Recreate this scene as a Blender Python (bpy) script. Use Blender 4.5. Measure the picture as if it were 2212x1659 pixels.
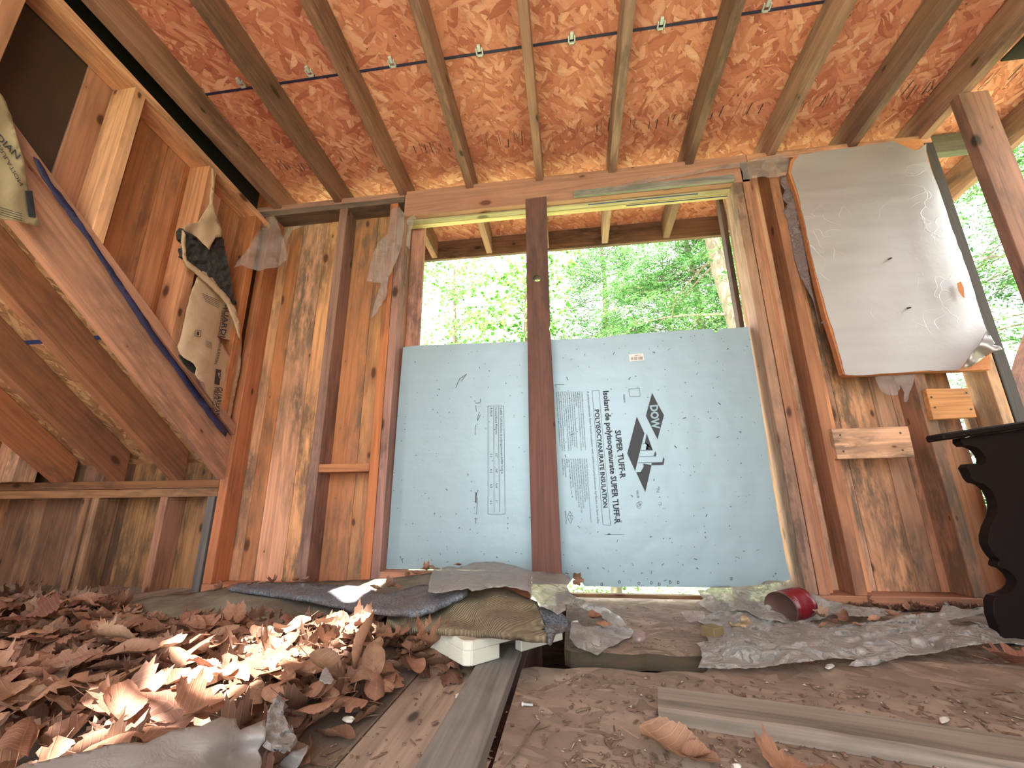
import bpy, bmesh, math, random
import numpy as np
from mathutils import Vector, Matrix, noise
from mathutils.geometry import delaunay_2d_cdt
random.seed(7)
SC = bpy.context.scene
for o in list(bpy.data.objects): bpy.data.objects.remove(o)

# ------------------------------------------------------------------ camera
W, H = 2212, 1659
F = 909.8
PITCH, YAW, ROLL = 0.272292, 0.134816, -0.009304
CZ = 0.285179
_f = Vector((-math.sin(YAW)*math.cos(PITCH), math.cos(YAW)*math.cos(PITCH), math.sin(PITCH)))
_r = Vector((math.cos(YAW), math.sin(YAW), 0)); _u = _r.cross(_f)
_R = math.cos(ROLL)*_r + math.sin(ROLL)*_u
_U = math.cos(ROLL)*_u - math.sin(ROLL)*_r
cd = bpy.data.cameras.new('camera'); cam = bpy.data.objects.new('camera', cd)
SC.collection.objects.link(cam); SC.camera = cam
cam.matrix_world = Matrix(((_R.x,_U.x,-_f.x,0),(_R.y,_U.y,-_f.y,0),(_R.z,_U.z,-_f.z,CZ),(0,0,0,1)))
cd.sensor_fit = 'HORIZONTAL'; cd.sensor_width = 36; cd.lens = 36*F/W
cd.clip_start = 0.02; cd.clip_end = 300

# ------------------------------------------------------------------ light
world = bpy.data.worlds.new('World'); SC.world = world; world.use_nodes = True
wn = world.node_tree.nodes; wl = world.node_tree.links
bgn = wn['Background']; bgn.inputs['Color'].default_value = (0.93, 0.97, 1.0, 1); bgn.inputs['Strength'].default_value = 2.4
SUN_D = Vector((-0.03, 0.50, -1.0)).normalized()
sd = bpy.data.lights.new('sun', 'SUN'); sd.energy = 15; sd.angle = 0.009; sd.color = (1.0, 0.93, 0.88)
sun = bpy.data.objects.new('sun', sd); SC.collection.objects.link(sun)
sun.rotation_euler = SUN_D.to_track_quat('-Z', 'Y').to_euler(); sun.location = (0, -6, 12)
SC.view_settings.view_transform = 'Standard'; SC.view_settings.look = 'None'
SC.view_settings.exposure = 1.42; SC.view_settings.gamma = 1.0
SC.view_settings.use_curve_mapping = False
SC.cycles.max_bounces = 7; SC.cycles.diffuse_bounces = 5; SC.cycles.transparent_max_bounces = 12
SC.cycles.transmission_bounces = 4; SC.cycles.glossy_bounces = 3

# ------------------------------------------------------------------ tracing onto the real planes of the shack
CAM = Vector((0, 0, CZ))
ZP, SL = 1.689, math.tan(0.0686717)       # rafter underside height at the wall, roof slope
def ray(px, py):
    return _f*F + _R*(px-W/2) - _U*(py-H/2)
def at(px, py, m, v):
    d = ray(px, py)
    if m == 'y': t = v/d.y
    elif m == 'z': t = (v-CZ)/d.z
    elif m == 'x': t = v/d.x
    elif m == 'r': t = (ZP+v+1.6*SL-CZ)/(d.z+SL*d.y)
    return CAM + d*t
def proj(P):
    d = Vector(P)-CAM; z = d.dot(_f)
    return (W/2+F*d.dot(_R)/z, H/2-F*d.dot(_U)/z)
def roofz(y, off=0): return ZP+off-(y-1.6)*SL
def mainz(y, off=0): return 0.385+0.75*(1.6-y)+off

# ------------------------------------------------------------------ materials
def new_mat(name):
    m = bpy.data.materials.new(name); m.use_nodes = True
    nt = m.node_tree
    for n in list(nt.nodes): nt.nodes.remove(n)
    out = nt.nodes.new('ShaderNodeOutputMaterial')
    return m, nt, out
class NB:
    def __init__(s, nt): s.nt = nt
    def n(s, t, **k):
        x = s.nt.nodes.new(t)
        for a, b in k.items(): setattr(x, a, b)
        return x
    def L(s, a, b): s.nt.links.new(a, b)
    def math(s, op, a, b=None, c=None, clamp=False):
        x = s.n('ShaderNodeMath', operation=op, use_clamp=clamp)
        for i, v in enumerate((a, b, c)):
            if v is None: continue
            if isinstance(v, (int, float)): x.inputs[i].default_value = v
            else: s.L(v, x.inputs[i])
        return x.outputs[0]
    def mix(s, f, a, b, bt='MIX'):
        x = s.n('ShaderNodeMix', data_type='RGBA', blend_type=bt)
        for sock, v in ((x.inputs[0], f), (x.inputs[6], a), (x.inputs[7], b)):
            if isinstance(v, (int, float)): sock.default_value = v
            elif isinstance(v, tuple): sock.default_value = (*v[:3], 1)
            else: s.L(v, sock)
        return x.outputs[2]
    def ramp(s, f, stops, interp='LINEAR'):
        x = s.n('ShaderNodeValToRGB'); x.color_ramp.interpolation = interp
        e = x.color_ramp.elements
        while len(e) < len(stops): e.new(0.5)
        for i, (p, c) in enumerate(stops):
            e[i].position = p; e[i].color = (*c[:3], 1) if isinstance(c, tuple) else (c, c, c, 1)
        s.L(f, x.inputs[0]); return x.outputs[0]
    def noise(s, vec, scale, detail=4, rough=.55, dist=0, dim='3D', w=None):
        x = s.n('ShaderNodeTexNoise', noise_dimensions=dim)
        x.inputs['Scale'].default_value = scale; x.inputs['Detail'].default_value = detail
        x.inputs['Roughness'].default_value = rough; x.inputs['Distortion'].default_value = dist
        s.L(vec, x.inputs['Vector'])
        return x
    def mapping(s, vec, scale=(1,1,1), rot=(0,0,0), loc=(0,0,0)):
        x = s.n('ShaderNodeMapping'); s.L(vec, x.inputs[0])
        x.inputs['Scale'].default_value = scale; x.inputs['Rotation'].default_value = rot; x.inputs['Location'].default_value = loc
        return x.outputs[0]
    def bsdf(s, out, col, rough=.8, bump=None, bs=.2, bd=.004, **k):
        x = s.n('ShaderNodeBsdfPrincipled')
        if isinstance(col, tuple): x.inputs['Base Color'].default_value = (*col[:3], 1)
        else: s.L(col, x.inputs['Base Color'])
        if isinstance(rough, (int, float)): x.inputs['Roughness'].default_value = rough
        else: s.L(rough, x.inputs['Roughness'])
        for a, b in k.items():
            nm = a.replace('_', ' ')
            if isinstance(b, (int, float, tuple)): x.inputs[nm].default_value = b
            else: s.L(b, x.inputs[nm])
        if bump is not None:
            bp = s.n('ShaderNodeBump'); bp.inputs['Strength'].default_value = bs; bp.inputs['Distance'].default_value = bd
            s.L(bump, bp.inputs['Height']); s.L(bp.outputs[0], x.inputs['Normal'])
        if out is not None: s.L(x.outputs[0], out.inputs[0])
        return x
    def coords(s, spread=7.0):
        tc = s.n('ShaderNodeTexCoord'); oi = s.n('ShaderNodeObjectInfo')
        at_ = s.n('ShaderNodeAttribute', attribute_name='rnd')
        r = s.math('ADD', oi.outputs['Random'], at_.outputs['Fac'])
        r = s.math('FRACT', s.math('MULTIPLY', r, 3.717))
        cx = s.n('ShaderNodeCombineXYZ')
        s.L(s.math('MULTIPLY', r, spread), cx.inputs[0]); s.L(s.math('MULTIPLY', r, spread*2.3), cx.inputs[1]); s.L(s.math('MULTIPLY', r, spread*3.1), cx.inputs[2])
        va = s.n('ShaderNodeVectorMath', operation='ADD'); s.L(tc.outputs['Object'], va.inputs[0]); s.L(cx.outputs[0], va.inputs[1])
        return va.outputs[0], r

_wc = {}
def wood(axis='z', c1=(.50,.215,.085), c2=(.62,.30,.13), dark=(.16,.05,.022), stain=.35, stainc=(.05,.035,.03), knots=True, rough=.78, grain=.5, tag=''):
    key = (axis, c1, c2, dark, stain, stainc, knots, grain)
    if key in _wc: return _wc[key]
    m, nt, out = new_mat('wood_' + axis + tag); b = NB(nt)
    v, r = b.coords()
    if axis == 'm': v = b.mapping(v, rot=(math.atan(.75),0,0))
    def sc(along, across):
        return {'x': (along, across, across), 'y': (across, along, across), 'm': (across, along, across), 'z': (across, across, along)}[axis]
    fine = b.noise(b.mapping(v, sc(3, 115)), 1.0, 3, .6)
    rings = b.noise(b.mapping(v, sc(.9, 16)), 1.0, 3, .5, .3)
    rg = b.math('PINGPONG', b.math('MULTIPLY', rings.outputs[0], 13.0), 1.0)
    rg = b.math('POWER', rg, 2.2)
    low = b.noise(b.mapping(v, sc(1.6, 5)), 1.0, 5, .6, .4)
    col = b.mix(r, c1, c2)
    col = b.mix(b.math('MULTIPLY', rg, grain), col, tuple(x*.52 for x in c1))
    f2 = b.ramp(fine.outputs[0], [(.38, .0), (.62, 1.0)])
    col = b.mix(b.math('MULTIPLY', b.math('SUBTRACT', 1.0, f2), .24), col, dark)
    # value change from board to board
    hv = b.n('ShaderNodeHueSaturation'); b.L(col, hv.inputs['Color'])
    b.L(b.math('MULTIPLY_ADD', b.math('FRACT', b.math('MULTIPLY', r, 7.3)), .58, .66), hv.inputs['Value'])
    b.L(b.math('MULTIPLY_ADD', b.math('FRACT', b.math('MULTIPLY', r, 11.9)), .25, .85), hv.inputs['Saturation'])
    col = hv.outputs[0]
    if stain:
        st = b.ramp(low.outputs[0], [(.43, 0.0), (.60, 1.0)])
        st2 = b.noise(b.mapping(v, sc(9, 34)), 1.0, 4, .7)
        st = b.math('MULTIPLY', st, b.ramp(st2.outputs[0], [(.35, .1), (.55, 1.0)]))
        col = b.mix(b.math('MULTIPLY', st, stain), col, stainc)
    if knots:
        sx = b.n('ShaderNodeSeparateXYZ'); b.L(v, sx.inputs[0]); X_, Y_, Z_ = sx.outputs
        ac_, al_ = {'x': (b.math('ADD', Y_, Z_), X_), 'y': (b.math('ADD', X_, Z_), Y_), 'm': (b.math('ADD', X_, Z_), Y_), 'z': (b.math('ADD', X_, Y_), Z_)}[axis]
        cxy = b.n('ShaderNodeCombineXYZ'); b.L(b.math('MULTIPLY', ac_, 7.5), cxy.inputs[0]); b.L(b.math('MULTIPLY', al_, 3.6), cxy.inputs[1])
        vo = b.n('ShaderNodeTexVoronoi', feature='F1', voronoi_dimensions='2D'); b.L(cxy.outputs[0], vo.inputs['Vector'])
        vo.inputs['Scale'].default_value = 1.0
        nz = b.noise(v, 40, 2)
        d = b.math('ADD', vo.outputs['Distance'], b.math('MULTIPLY', nz.outputs[0], .05))
        sep = b.n('ShaderNodeSeparateColor'); b.L(vo.outputs['Color'], sep.inputs[0])
        on = b.math('GREATER_THAN', sep.outputs[0], .36)
        size = b.math('MULTIPLY_ADD', b.math('POWER', sep.outputs[1], 1.6), .12, .04)
        q = b.math('DIVIDE', d, size)
        core = b.ramp(q, [(.0, 1.0), (.62, .9), (.8, .35), (1.0, 0.0)])
        halo = b.math('MULTIPLY', b.ramp(b.math('DIVIDE', q, 3.0), [(.2, 1.0), (1.0, 0.0)]), .45)
        col = b.mix(b.math('MULTIPLY', halo, on), col, tuple(x*.5 for x in c1))
        col = b.mix(b.math('MULTIPLY', core, on), col, tuple(x*.45 for x in dark))
    h = b.math('ADD', b.math('MULTIPLY', rg, -.5), fine.outputs[0])
    b.bsdf(out, col, rough, h, .35, .0015)
    _wc[key] = m
    return m

PINE = dict(c1=(.57,.215,.10), c2=(.70,.31,.15), stain=.45)
AGED = dict(c1=(.42,.18,.125), c2=(.50,.24,.165), dark=(.10,.035,.025), stain=.65, stainc=(.04,.03,.035), tag='_aged')
RAFT = dict(c1=(.29,.145,.105), c2=(.37,.20,.15), dark=(.09,.045,.03), stain=.5, stainc=(.03,.025,.02), tag='_rafter')
PLK = dict(c1=(.60,.245,.11), c2=(.78,.40,.19), dark=(.2,.07,.03), stain=.85, stainc=(.13,.09,.06), tag='_plank')
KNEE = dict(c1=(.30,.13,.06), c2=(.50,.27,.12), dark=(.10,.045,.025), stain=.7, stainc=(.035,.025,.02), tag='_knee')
GREY = dict(c1=(.21,.185,.165), c2=(.27,.24,.21), dark=(.05,.04,.035), stain=.5, stainc=(.04,.035,.03), tag='_grey')
YEL = dict(c1=(.60,.47,.25), c2=(.70,.55,.32), dark=(.25,.16,.07), stain=.3, stainc=(.12,.10,.05), tag='_daylit')
DARKW = dict(c1=(.13,.065,.045), c2=(.19,.10,.07), dark=(.03,.015,.012), stain=.7, stainc=(.012,.01,.012), tag='_dark')
FLOORW = dict(c1=(.27,.195,.145), c2=(.34,.25,.185), dark=(.09,.055,.035), stain=.6, stainc=(.10,.07,.05), tag='_floor')

def osb(name, cols, sc=1.0, rotz=0.0, dirt=0.0):
    m, nt, out = new_mat(name); b = NB(nt)
    v, r = b.coords(0.0)
    wob = b.noise(v, 7*sc, 3)
    va = b.n('ShaderNodeVectorMath', operation='SCALE'); b.L(wob.outputs[1], va.inputs[0]); va.inputs[3].default_value = .06/sc
    vb = b.n('ShaderNodeVectorMath', operation='ADD'); b.L(v, vb.inputs[0]); b.L(va.outputs[0], vb.inputs[1])
    v2 = vb.outputs[0]
    lay = []
    for i, (ang, s1, s2) in enumerate(((.35, 13, 46), (-.75, 15, 60), (1.25, 18, 52), (2.3, 22, 80))):
        vo = b.n('ShaderNodeTexVoronoi', feature='F1'); vo.inputs['Scale'].default_value = 1
        b.L(b.mapping(b.mapping(v2, rot=(0, 0, ang+rotz)), (s1*sc, s2*sc, 8), loc=(i*3.3, i*1.7, .5)), vo.inputs['Vector'])
        s = b.n('ShaderNodeSeparateColor'); b.L(vo.outputs['Color'], s.inputs[0])
        lay.append((s.outputs[0], s.outputs[1], vo.outputs['Distance']))
    h, val, dd = lay[0]
    for h2, v_2, d2 in lay[1:]:
        c = b.math('GREATER_THAN', h2, h)
        mm = lambda x, y: b.math('ADD', b.math('MULTIPLY', c, y), b.math('MULTIPLY', b.math('SUBTRACT', 1.0, c), x))
        val = mm(val, v_2); dd = mm(dd, d2); h = b.math('MAXIMUM', h, h2)
    gr = b.noise(b.mapping(v2, (30*sc, 160*sc, 10), rot=(0, 0, .3)), 1, 3, .6)
    val = b.math('ADD', b.math('MULTIPLY', val, .78), b.math('MULTIPLY', gr.outputs[0], .22))
    col = b.ramp(val, cols)
    edge = b.ramp(dd, [(.45, 0.0), (.85, 1.0)])
    col = b.mix(b.math('MULTIPLY', edge, .22), col, tuple(x*.3 for x in cols[0][1]))
    sp = b.noise(v, 55*sc, 2); spk = b.ramp(sp.outputs[0], [(.72, 0.0), (.75, 1.0)])
    col = b.mix(b.math('MULTIPLY', spk, .8), col, (.045, .02, .015))
    if dirt:
        dn = b.noise(v, 6, 6, .65); col = b.mix(b.math('MULTIPLY', b.ramp(dn.outputs[0], [(.35, 0.0), (.65, 1.0)]), dirt), col, (.12, .085, .06))
    b.bsdf(out, col, .75, val, .4, .002)
    return m
OSB_ROOF = osb('osb_roof', [(.0,(.36,.09,.06)), (.28,(.56,.185,.125)), (.62,(.69,.275,.19)), (.85,(.77,.37,.27)), (1.0,(.88,.57,.43))])
OSB_PALE = osb('osb_side', [(.0,(.20,.09,.045)), (.3,(.38,.19,.09)), (.62,(.52,.28,.14)), (1.0,(.68,.45,.25))])
OSB_FLOOR = osb('osb_floor', [(.0,(.17,.11,.08)), (.3,(.27,.195,.145)), (.62,(.345,.25,.19)), (1.0,(.46,.36,.28))], .75, 1.2, .55)

def plain(name, col, rough=.6, **k):
    m, nt, out = new_mat(name); b = NB(nt)
    bump = k.pop('nz', None); var = k.pop('var', .12)
    tc = b.n('ShaderNodeTexCoord')
    nz = b.noise(tc.outputs['Object'], bump or 30, 4, .6)
    c = b.mix(nz.outputs[0], tuple(x*(1-var) for x in col), tuple(min(1, x*(1+var)) for x in col))
    b.bsdf(out, c, rough, nz.outputs[0], .15, .002, **k)
    return m
INK = plain('black_ink', (.025,.028,.04), .7)
GREYINK = plain('worn_ink', (.045,.05,.058), .7, var=.6, nz=400)
LABEL = plain('white_label', (.85,.74,.74), .6)
SILVER = plain('clip_metal', (.62,.66,.68), .45, Metallic=.3)
NAIL = plain('nail_steel', (.10,.085,.08), .5, Metallic=.8)
BLUEINK = plain('navy_edge_paint', (.022,.02,.07), .6, var=.5)
BLUESTRIPE = plain('blue_stripe', (.03,.045,.16), .7, var=.4)
BLACKCAV = plain('cavity_shade', (.05,.024,.014), .9, var=.5, nz=6)  # near-black brown standing in for the dark of unlit cavities

def foamboard():
    m, nt, out = new_mat('blue_foil_facer'); b = NB(nt)
    tc = b.n('ShaderNodeTexCoord'); v = tc.outputs['Object']
    a = b.noise(b.mapping(v, (1.2, 1, 2.2)), 2.0, 4, .5)
    bnd = b.noise(b.mapping(v, (.8, 1, 34)), 1.0, 3, .6)
    col = b.mix(a.outputs[0], (.29,.375,.46), (.31,.405,.44))
    sepz = b.n('ShaderNodeSeparateXYZ'); b.L(v, sepz.inputs[0])
    col = b.mix(b.ramp(sepz.outputs[2], [(.0, (.5,.5,.5)), (.9, (.0,.0,.0))]), col, (.285,.405,.40))
    col = b.mix(b.math('MULTIPLY', b.ramp(bnd.outputs[0], [(.45, 0.0), (.7, 1.0)]), .25), col, (.36,.46,.53))
    pk = b.noise(v, 3.2, 5, .7); col = b.mix(b.math('MULTIPLY', b.ramp(pk.outputs[0], [(.6, 0.0), (.75, 1.0)]), .3), col, (.42,.36,.42))
    sp = b.noise(v, 70, 1); col = b.mix(b.math('MULTIPLY', b.ramp(sp.outputs[0], [(.735, 0.0), (.75, 1.0)]), .85), col, (.06,.08,.10))
    w = b.noise(v, 9, 3, .5)
    b.bsdf(out, col, .42, w.outputs[0], .35, .01, Metallic=.25)
    return m
FOAM_FACE = foamboard()
def foil():
    m, nt, out = new_mat('silver_foil'); b = NB(nt)
    tc = b.n('ShaderNodeTexCoord'); v = tc.outputs['Object']
    a = b.noise(b.mapping(v, (2.5, 1, 24)), 1.0, 4, .55)
    w = b.noise(v, 5, 5, .55)
    vo = b.n('ShaderNodeTexVoronoi', feature='DISTANCE_TO_EDGE'); b.L(b.mapping(b.noise(v, 2.2, 3, .6).outputs[1], (9, 9, 9)), vo.inputs['Vector']); vo.inputs['Scale'].default_value = 1
    cr = b.ramp(vo.outputs['Distance'], [(.0, 1.0), (.02, 0.0)])
    msk = b.noise(v, 3.4, 2)
    cr = b.math('MULTIPLY', cr, b.ramp(msk.outputs[0], [(.48, 0.0), (.60, 1.0)]))
    col = b.mix(a.outputs[0], (.50,.47,.47), (.62,.59,.59))
    col = b.mix(b.math('MULTIPLY', cr, .2), col, (.75,.75,.77))
    h = b.math('ADD', w.outputs[0], b.math('MULTIPLY', cr, .12))
    rr = b.math('MULTIPLY_ADD', a.outputs[0], .2, .42)
    b.bsdf(out, col, rr, h, .35, .012, Metallic=.82)
    return m
FOIL = foil()
FOAM_CORE = plain('orange_foam_core', (.50,.19,.08), .9, nz=60, var=.3)
FOAM_WHITE = None
def styro():
    m, nt, out = new_mat('dirty_styrofoam'); b = NB(nt)
    tc = b.n('ShaderNodeTexCoord'); v = tc.outputs['Object']
    vo = b.n('ShaderNodeTexVoronoi', feature='F1'); vo.inputs['Scale'].default_value = 210; b.L(v, vo.inputs['Vector'])
    d = b.noise(v, 16, 6, .7); geo = b.n('ShaderNodeNewGeometry'); s = b.n('ShaderNodeSeparateXYZ'); b.L(geo.outputs['Normal'], s.inputs[0])
    up = b.math('MULTIPLY', b.ramp(s.outputs[2], [(.5, 0.0), (.9, 1.0)]), .75)
    col = b.mix(b.math('MULTIPLY', b.ramp(d.outputs[0], [(.35, 0.0), (.62, 1.0)]), up), (.62,.62,.52), (.30,.21,.15))
    b.bsdf(out, col, .8, vo.outputs['Distance'], .4, .001)
    return m
STYRO = styro()
def carpet(name, c1, c2, rib=False, scale=420):
    m, nt, out = new_mat(name); b = NB(nt)
    tc = b.n('ShaderNodeTexCoord'); v = tc.outputs['Object']
    a = b.noise(v, scale, 3, .7); g = b.noise(v, 9, 5, .65)
    h = a.outputs[0]
    col = b.mix(b.ramp(a.outputs[0], [(.35, 0.0), (.65, 1.0)]), c1, c2)
    if rib:
        wv = b.n('ShaderNodeTexWave', wave_type='BANDS', bands_direction='X'); wv.inputs['Scale'].default_value = 42; wv.inputs['Distortion'].default_value = 2.5
        b.L(b.mapping(v, rot=(0, 0, .6)), wv.inputs['Vector'])
        col = b.mix(b.math('MULTIPLY', wv.outputs['Fac'], .75), col, tuple(x*.55 for x in c1)); h = wv.outputs['Fac']
    col = b.mix(b.math('MULTIPLY', b.ramp(g.outputs[0], [(.42, 0.0), (.62, 1.0)]), .6), col, (.11,.07,.045))
    b.bsdf(out, col, .95, h, .8, .003)
    return m
CARP_BLUE = carpet('blue_grey_carpet_pile', (.045,.05,.06), (.25,.27,.31), False, 190)
CARP_TAN = carpet('tan_carpet_backing', (.25,.205,.12), (.37,.31,.19), True)
CARP_GREEN = carpet('grey_green_carpet_backing', (.245,.215,.155), (.33,.30,.225), True)
def poly(name, tint, alpha, rough=.35, dirt=.4):
    m, nt, out = new_mat(name); b = NB(nt)
    tc = b.n('ShaderNodeTexCoord'); v = tc.outputs['Object']
    w = b.noise(v, 26, 5, .6, 1.0); d = b.noise(v, 12, 6, .65)
    col = b.mix(b.math('MULTIPLY', b.ramp(d.outputs[0], [(.45, 0.0), (.7, 1.0)]), dirt), tint, (.20,.15,.105))
    w3 = b.n('ShaderNodeVectorMath', operation='SCALE'); b.L(w.outputs[1], w3.inputs[0]); w3.inputs[3].default_value = .05
    w4 = b.n('ShaderNodeVectorMath', operation='ADD'); b.L(v, w4.inputs[0]); b.L(w3.outputs[0], w4.inputs[1])
    ve = b.n('ShaderNodeTexVoronoi', feature='DISTANCE_TO_EDGE'); ve.inputs['Scale'].default_value = 24; b.L(w4.outputs[0], ve.inputs['Vector'])
    ridge = b.ramp(ve.outputs['Distance'], [(.0, 1.0), (.16, 0.0)])
    kk = .04 if 'opaque' in name else 1.0
    hh = b.math('ADD', b.math('MULTIPLY', w.outputs[0], .3 if kk < 1 else 1.0), b.math('MULTIPLY', ridge, .5*kk))
    col = b.mix(b.math('MULTIPLY', b.ramp(ve.outputs['Distance'], [(.0, 1.0), (.03, 0.0)]), .3*kk), col, (.80,.78,.75))
    p = b.bsdf(None, col, rough, hh, .8, .012)
    p.inputs['Specular IOR Level'].default_value = .7
    tr = b.n('ShaderNodeBsdfTransparent'); tr.inputs[0].default_value = (.93,.92,.91,1)
    tl = b.n('ShaderNodeBsdfTranslucent'); b.L(col, tl.inputs[0])
    m1 = b.n('ShaderNodeMixShader'); m1.inputs[0].default_value = .35; b.L(p.outputs[0], m1.inputs[1]); b.L(tl.outputs[0], m1.inputs[2])
    m2 = b.n('ShaderNodeMixShader')
    b.L(b.math('MULTIPLY_ADD', d.outputs[0], .35, alpha-.17, clamp=True), m2.inputs[0])
    b.L(tr.outputs[0], m2.inputs[1]); b.L(m1.outputs[0], m2.inputs[2]); b.L(m2.outputs[0], out.inputs[0])
    return m
POLY = poly('dusty_polyethylene', (.64,.60,.55), .74, .28, .3)
POLY_CLEAR = poly('clear_polyethylene', (.85,.75,.75), .24, .2, .08)
POLY_GREY = poly('opaque_grey_polyethylene', (.42,.39,.37), .96, .45, .25)
POLY_PURPLE = poly('torn_smoky_polyethylene', (.34,.25,.27), .82, .4, .2)
def kraft(name, c):
    m, nt, out = new_mat(name); b = NB(nt)
    tc = b.n('ShaderNodeTexCoord'); v = tc.outputs['Object']
    a = b.noise(v, 14, 6, .6, .6); g = b.noise(v, 60, 3)
    col = b.mix(a.outputs[0], tuple(x*.75 for x in c), tuple(min(1, x*1.2) for x in c))
    b.bsdf(out, col, .85, a.outputs[0], .5, .008)
    return m
KRAFT = kraft('kraft_paper', (.50,.34,.22)); KRAFT_OLD = kraft('old_kraft_paper', (.36,.28,.16))
BATT = plain('black_fibreglass_batt', (.035,.03,.03), .95, nz=45, var=.9)
LINT = plain('grey_lint', (.24,.215,.20), .95, nz=160, var=.6)

def leafmat(name, stops, vein=.5, trans=.15):
    m, nt, out = new_mat(name); b = NB(nt)
    tc = b.n('ShaderNodeTexCoord'); oi = b.n('ShaderNodeObjectInfo'); at_ = b.n('ShaderNodeAttribute', attribute_name='rnd')
    v = tc.outputs['Object']
    s = b.n('ShaderNodeSeparateXYZ'); b.L(v, s.inputs[0])
    r = b.math('FRACT', b.math('ADD', b.math('MULTIPLY', oi.outputs['Random'], 1.0), b.math('MULTIPLY', at_.outputs['Fac'], 1.0)))
    col = b.ramp(r, stops)
    q = b.math('MULTIPLY', b.math('SUBTRACT', s.outputs[0], b.math('MULTIPLY', b.math('ABSOLUTE', s.outputs[1]), .8)), 640.0)
    ve = b.ramp(b.math('SINE', q), [(.75, 0.0), (1.0, 1.0)])
    mid = b.ramp(b.math('MULTIPLY', b.math('ABSOLUTE', s.outputs[1]), 100.0), [(.05, 1.0), (.12, 0.0)])
    nz = b.noise(v, 45, 4, .6)
    col = b.mix(b.math('MULTIPLY', b.ramp(nz.outputs[0], [(.3, 1.0), (.6, 0.0)]), .5), col, (.10,.04,.025))
    col = b.mix(b.math('MULTIPLY', b.math('MAXIMUM', ve, mid), vein*.5), col, (.55,.33,.2))
    p = b.bsdf(None, col, .65, b.math('ADD', ve, nz.outputs[0]), .4, .001)
    tl = b.n('ShaderNodeBsdfTranslucent'); b.L(col, tl.inputs[0])
    mx = b.n('ShaderNodeMixShader'); mx.inputs[0].default_value = trans
    b.L(p.outputs[0], mx.inputs[1]); b.L(tl.outputs[0], mx.inputs[2]); b.L(mx.outputs[0], out.inputs[0])
    return m
DRY = leafmat('dry_leaf', [(.0,(.22,.10,.06)), (.22,(.36,.17,.10)), (.45,(.47,.26,.155)), (.62,(.24,.09,.06)), (.8,(.38,.235,.14)), (1.0,(.28,.13,.085))])
def green(name, c1, c2, tr=.5):
    m, nt, out = new_mat(name); b = NB(nt)
    at_ = b.n('ShaderNodeAttribute', attribute_name='rnd')
    col = b.mix(at_.outputs['Fac'], c1, c2)
    d = b.n('ShaderNodeBsdfDiffuse'); b.L(col, d.inputs[0]); t = b.n('ShaderNodeBsdfTranslucent'); b.L(col, t.inputs[0])
    mx = b.n('ShaderNodeMixShader'); mx.inputs[0].default_value = tr
    b.L(d.outputs[0], mx.inputs[1]); b.L(t.outputs[0], mx.inputs[2]); b.L(mx.outputs[0], out.inputs[0])
    return m
HEML = green('hemlock_needles', (.04,.13,.035), (.15,.30,.09))
MAPL = green('maple_leaves', (.08,.22,.05), (.20,.38,.09), .6)
UNDER = green('undergrowth_leaves', (.08,.17,.04), (.25,.34,.14))
BARK = plain('grey_bark', (.20,.165,.115), .9, nz=16, var=.7)
TWIG = plain('bare_twig', (.16,.11,.075), .9)

# ------------------------------------------------------------------ object helpers
COL = SC.collection
def setp(o, label=None, cat=None, group=None, kind=None):
    if label: o['label'] = label
    if cat: o['category'] = cat
    if group: o['group'] = group
    if kind: o['kind'] = kind
    return o
def link(name, me, mat=None, parent=None, smooth=False):
    if mat is not None:
        for mm in (mat if isinstance(mat, (list, tuple)) else [mat]): me.materials.append(mm)
    o = bpy.data.objects.new(name, me); COL.objects.link(o)
    if parent: o.parent = parent
    if smooth: me.polygons.foreach_set('use_smooth', [True]*len(me.polygons))
    return o
def empty(name, loc=(0,0,0), **k):
    o = bpy.data.objects.new(name, None); COL.objects.link(o); o.location = loc; o.empty_display_size = .05
    return setp(o, **k)
def wloc(o):
    v = Vector()
    while o is not None: v += o.location; o = o.parent
    return v
def recenter(o):
    me = o.data
    n = len(me.vertices); a = np.empty(n*3); me.vertices.foreach_get('co', a); a = a.reshape(-1, 3)
    c = np.array([(a[:,0].min()+a[:,0].max())/2, (a[:,1].min()+a[:,1].max())/2, a[:,2].min()])
    a -= c; me.vertices.foreach_set('co', a.ravel()); me.update()
    o.location = Vector(c) - wloc(o.parent)
    return o
def bm_obj(name, bm, mat, parent=None, smooth=False, rec=True):
    bmesh.ops.recalc_face_normals(bm, faces=bm.faces)
    me = bpy.data.meshes.new(name); bm.to_mesh(me); bm.free()
    o = link(name, me, mat, parent, smooth)
    if rec: recenter(o)
    return o
def add_prism(bm, poly, vec, rnd=None, bevel=.0):
    """poly: 3D points of one face, extruded by vec"""
    vec = Vector(vec)
    if rnd is not None:
        ly = bm.faces.layers.float.get('rnd') or bm.faces.layers.float.new('rnd'); old = set(bm.faces)
    a = [bm.verts.new(p) for p in poly]; c = [bm.verts.new(Vector(p)+vec) for p in poly]
    n = len(a); fs = [bm.faces.new(a), bm.faces.new(c[::-1])]
    for i in range(n): fs.append(bm.faces.new((a[i], c[i], c[(i+1)%n], a[(i+1)%n])))
    if bevel:
        es = list({e for f in fs for e in f.edges})
        r = bmesh.ops.bevel(bm, geom=es, offset=bevel, segments=1, affect='EDGES', profile=.5)
        fs = [f for f in set(r['faces']) | {f for f in fs if f.is_valid}]
    if rnd is not None:
        for f in bm.faces:
            if f not in old: f[ly] = rnd
    return fs
def add_box(bm, x0, x1, y0, y1, z0, z1, rnd=None, bevel=.0015):
    return add_prism(bm, [(x0,y0,z0),(x1,y0,z0),(x1,y0,z1),(x0,y0,z1)], (0, y1-y0, 0), rnd, bevel)
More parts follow.
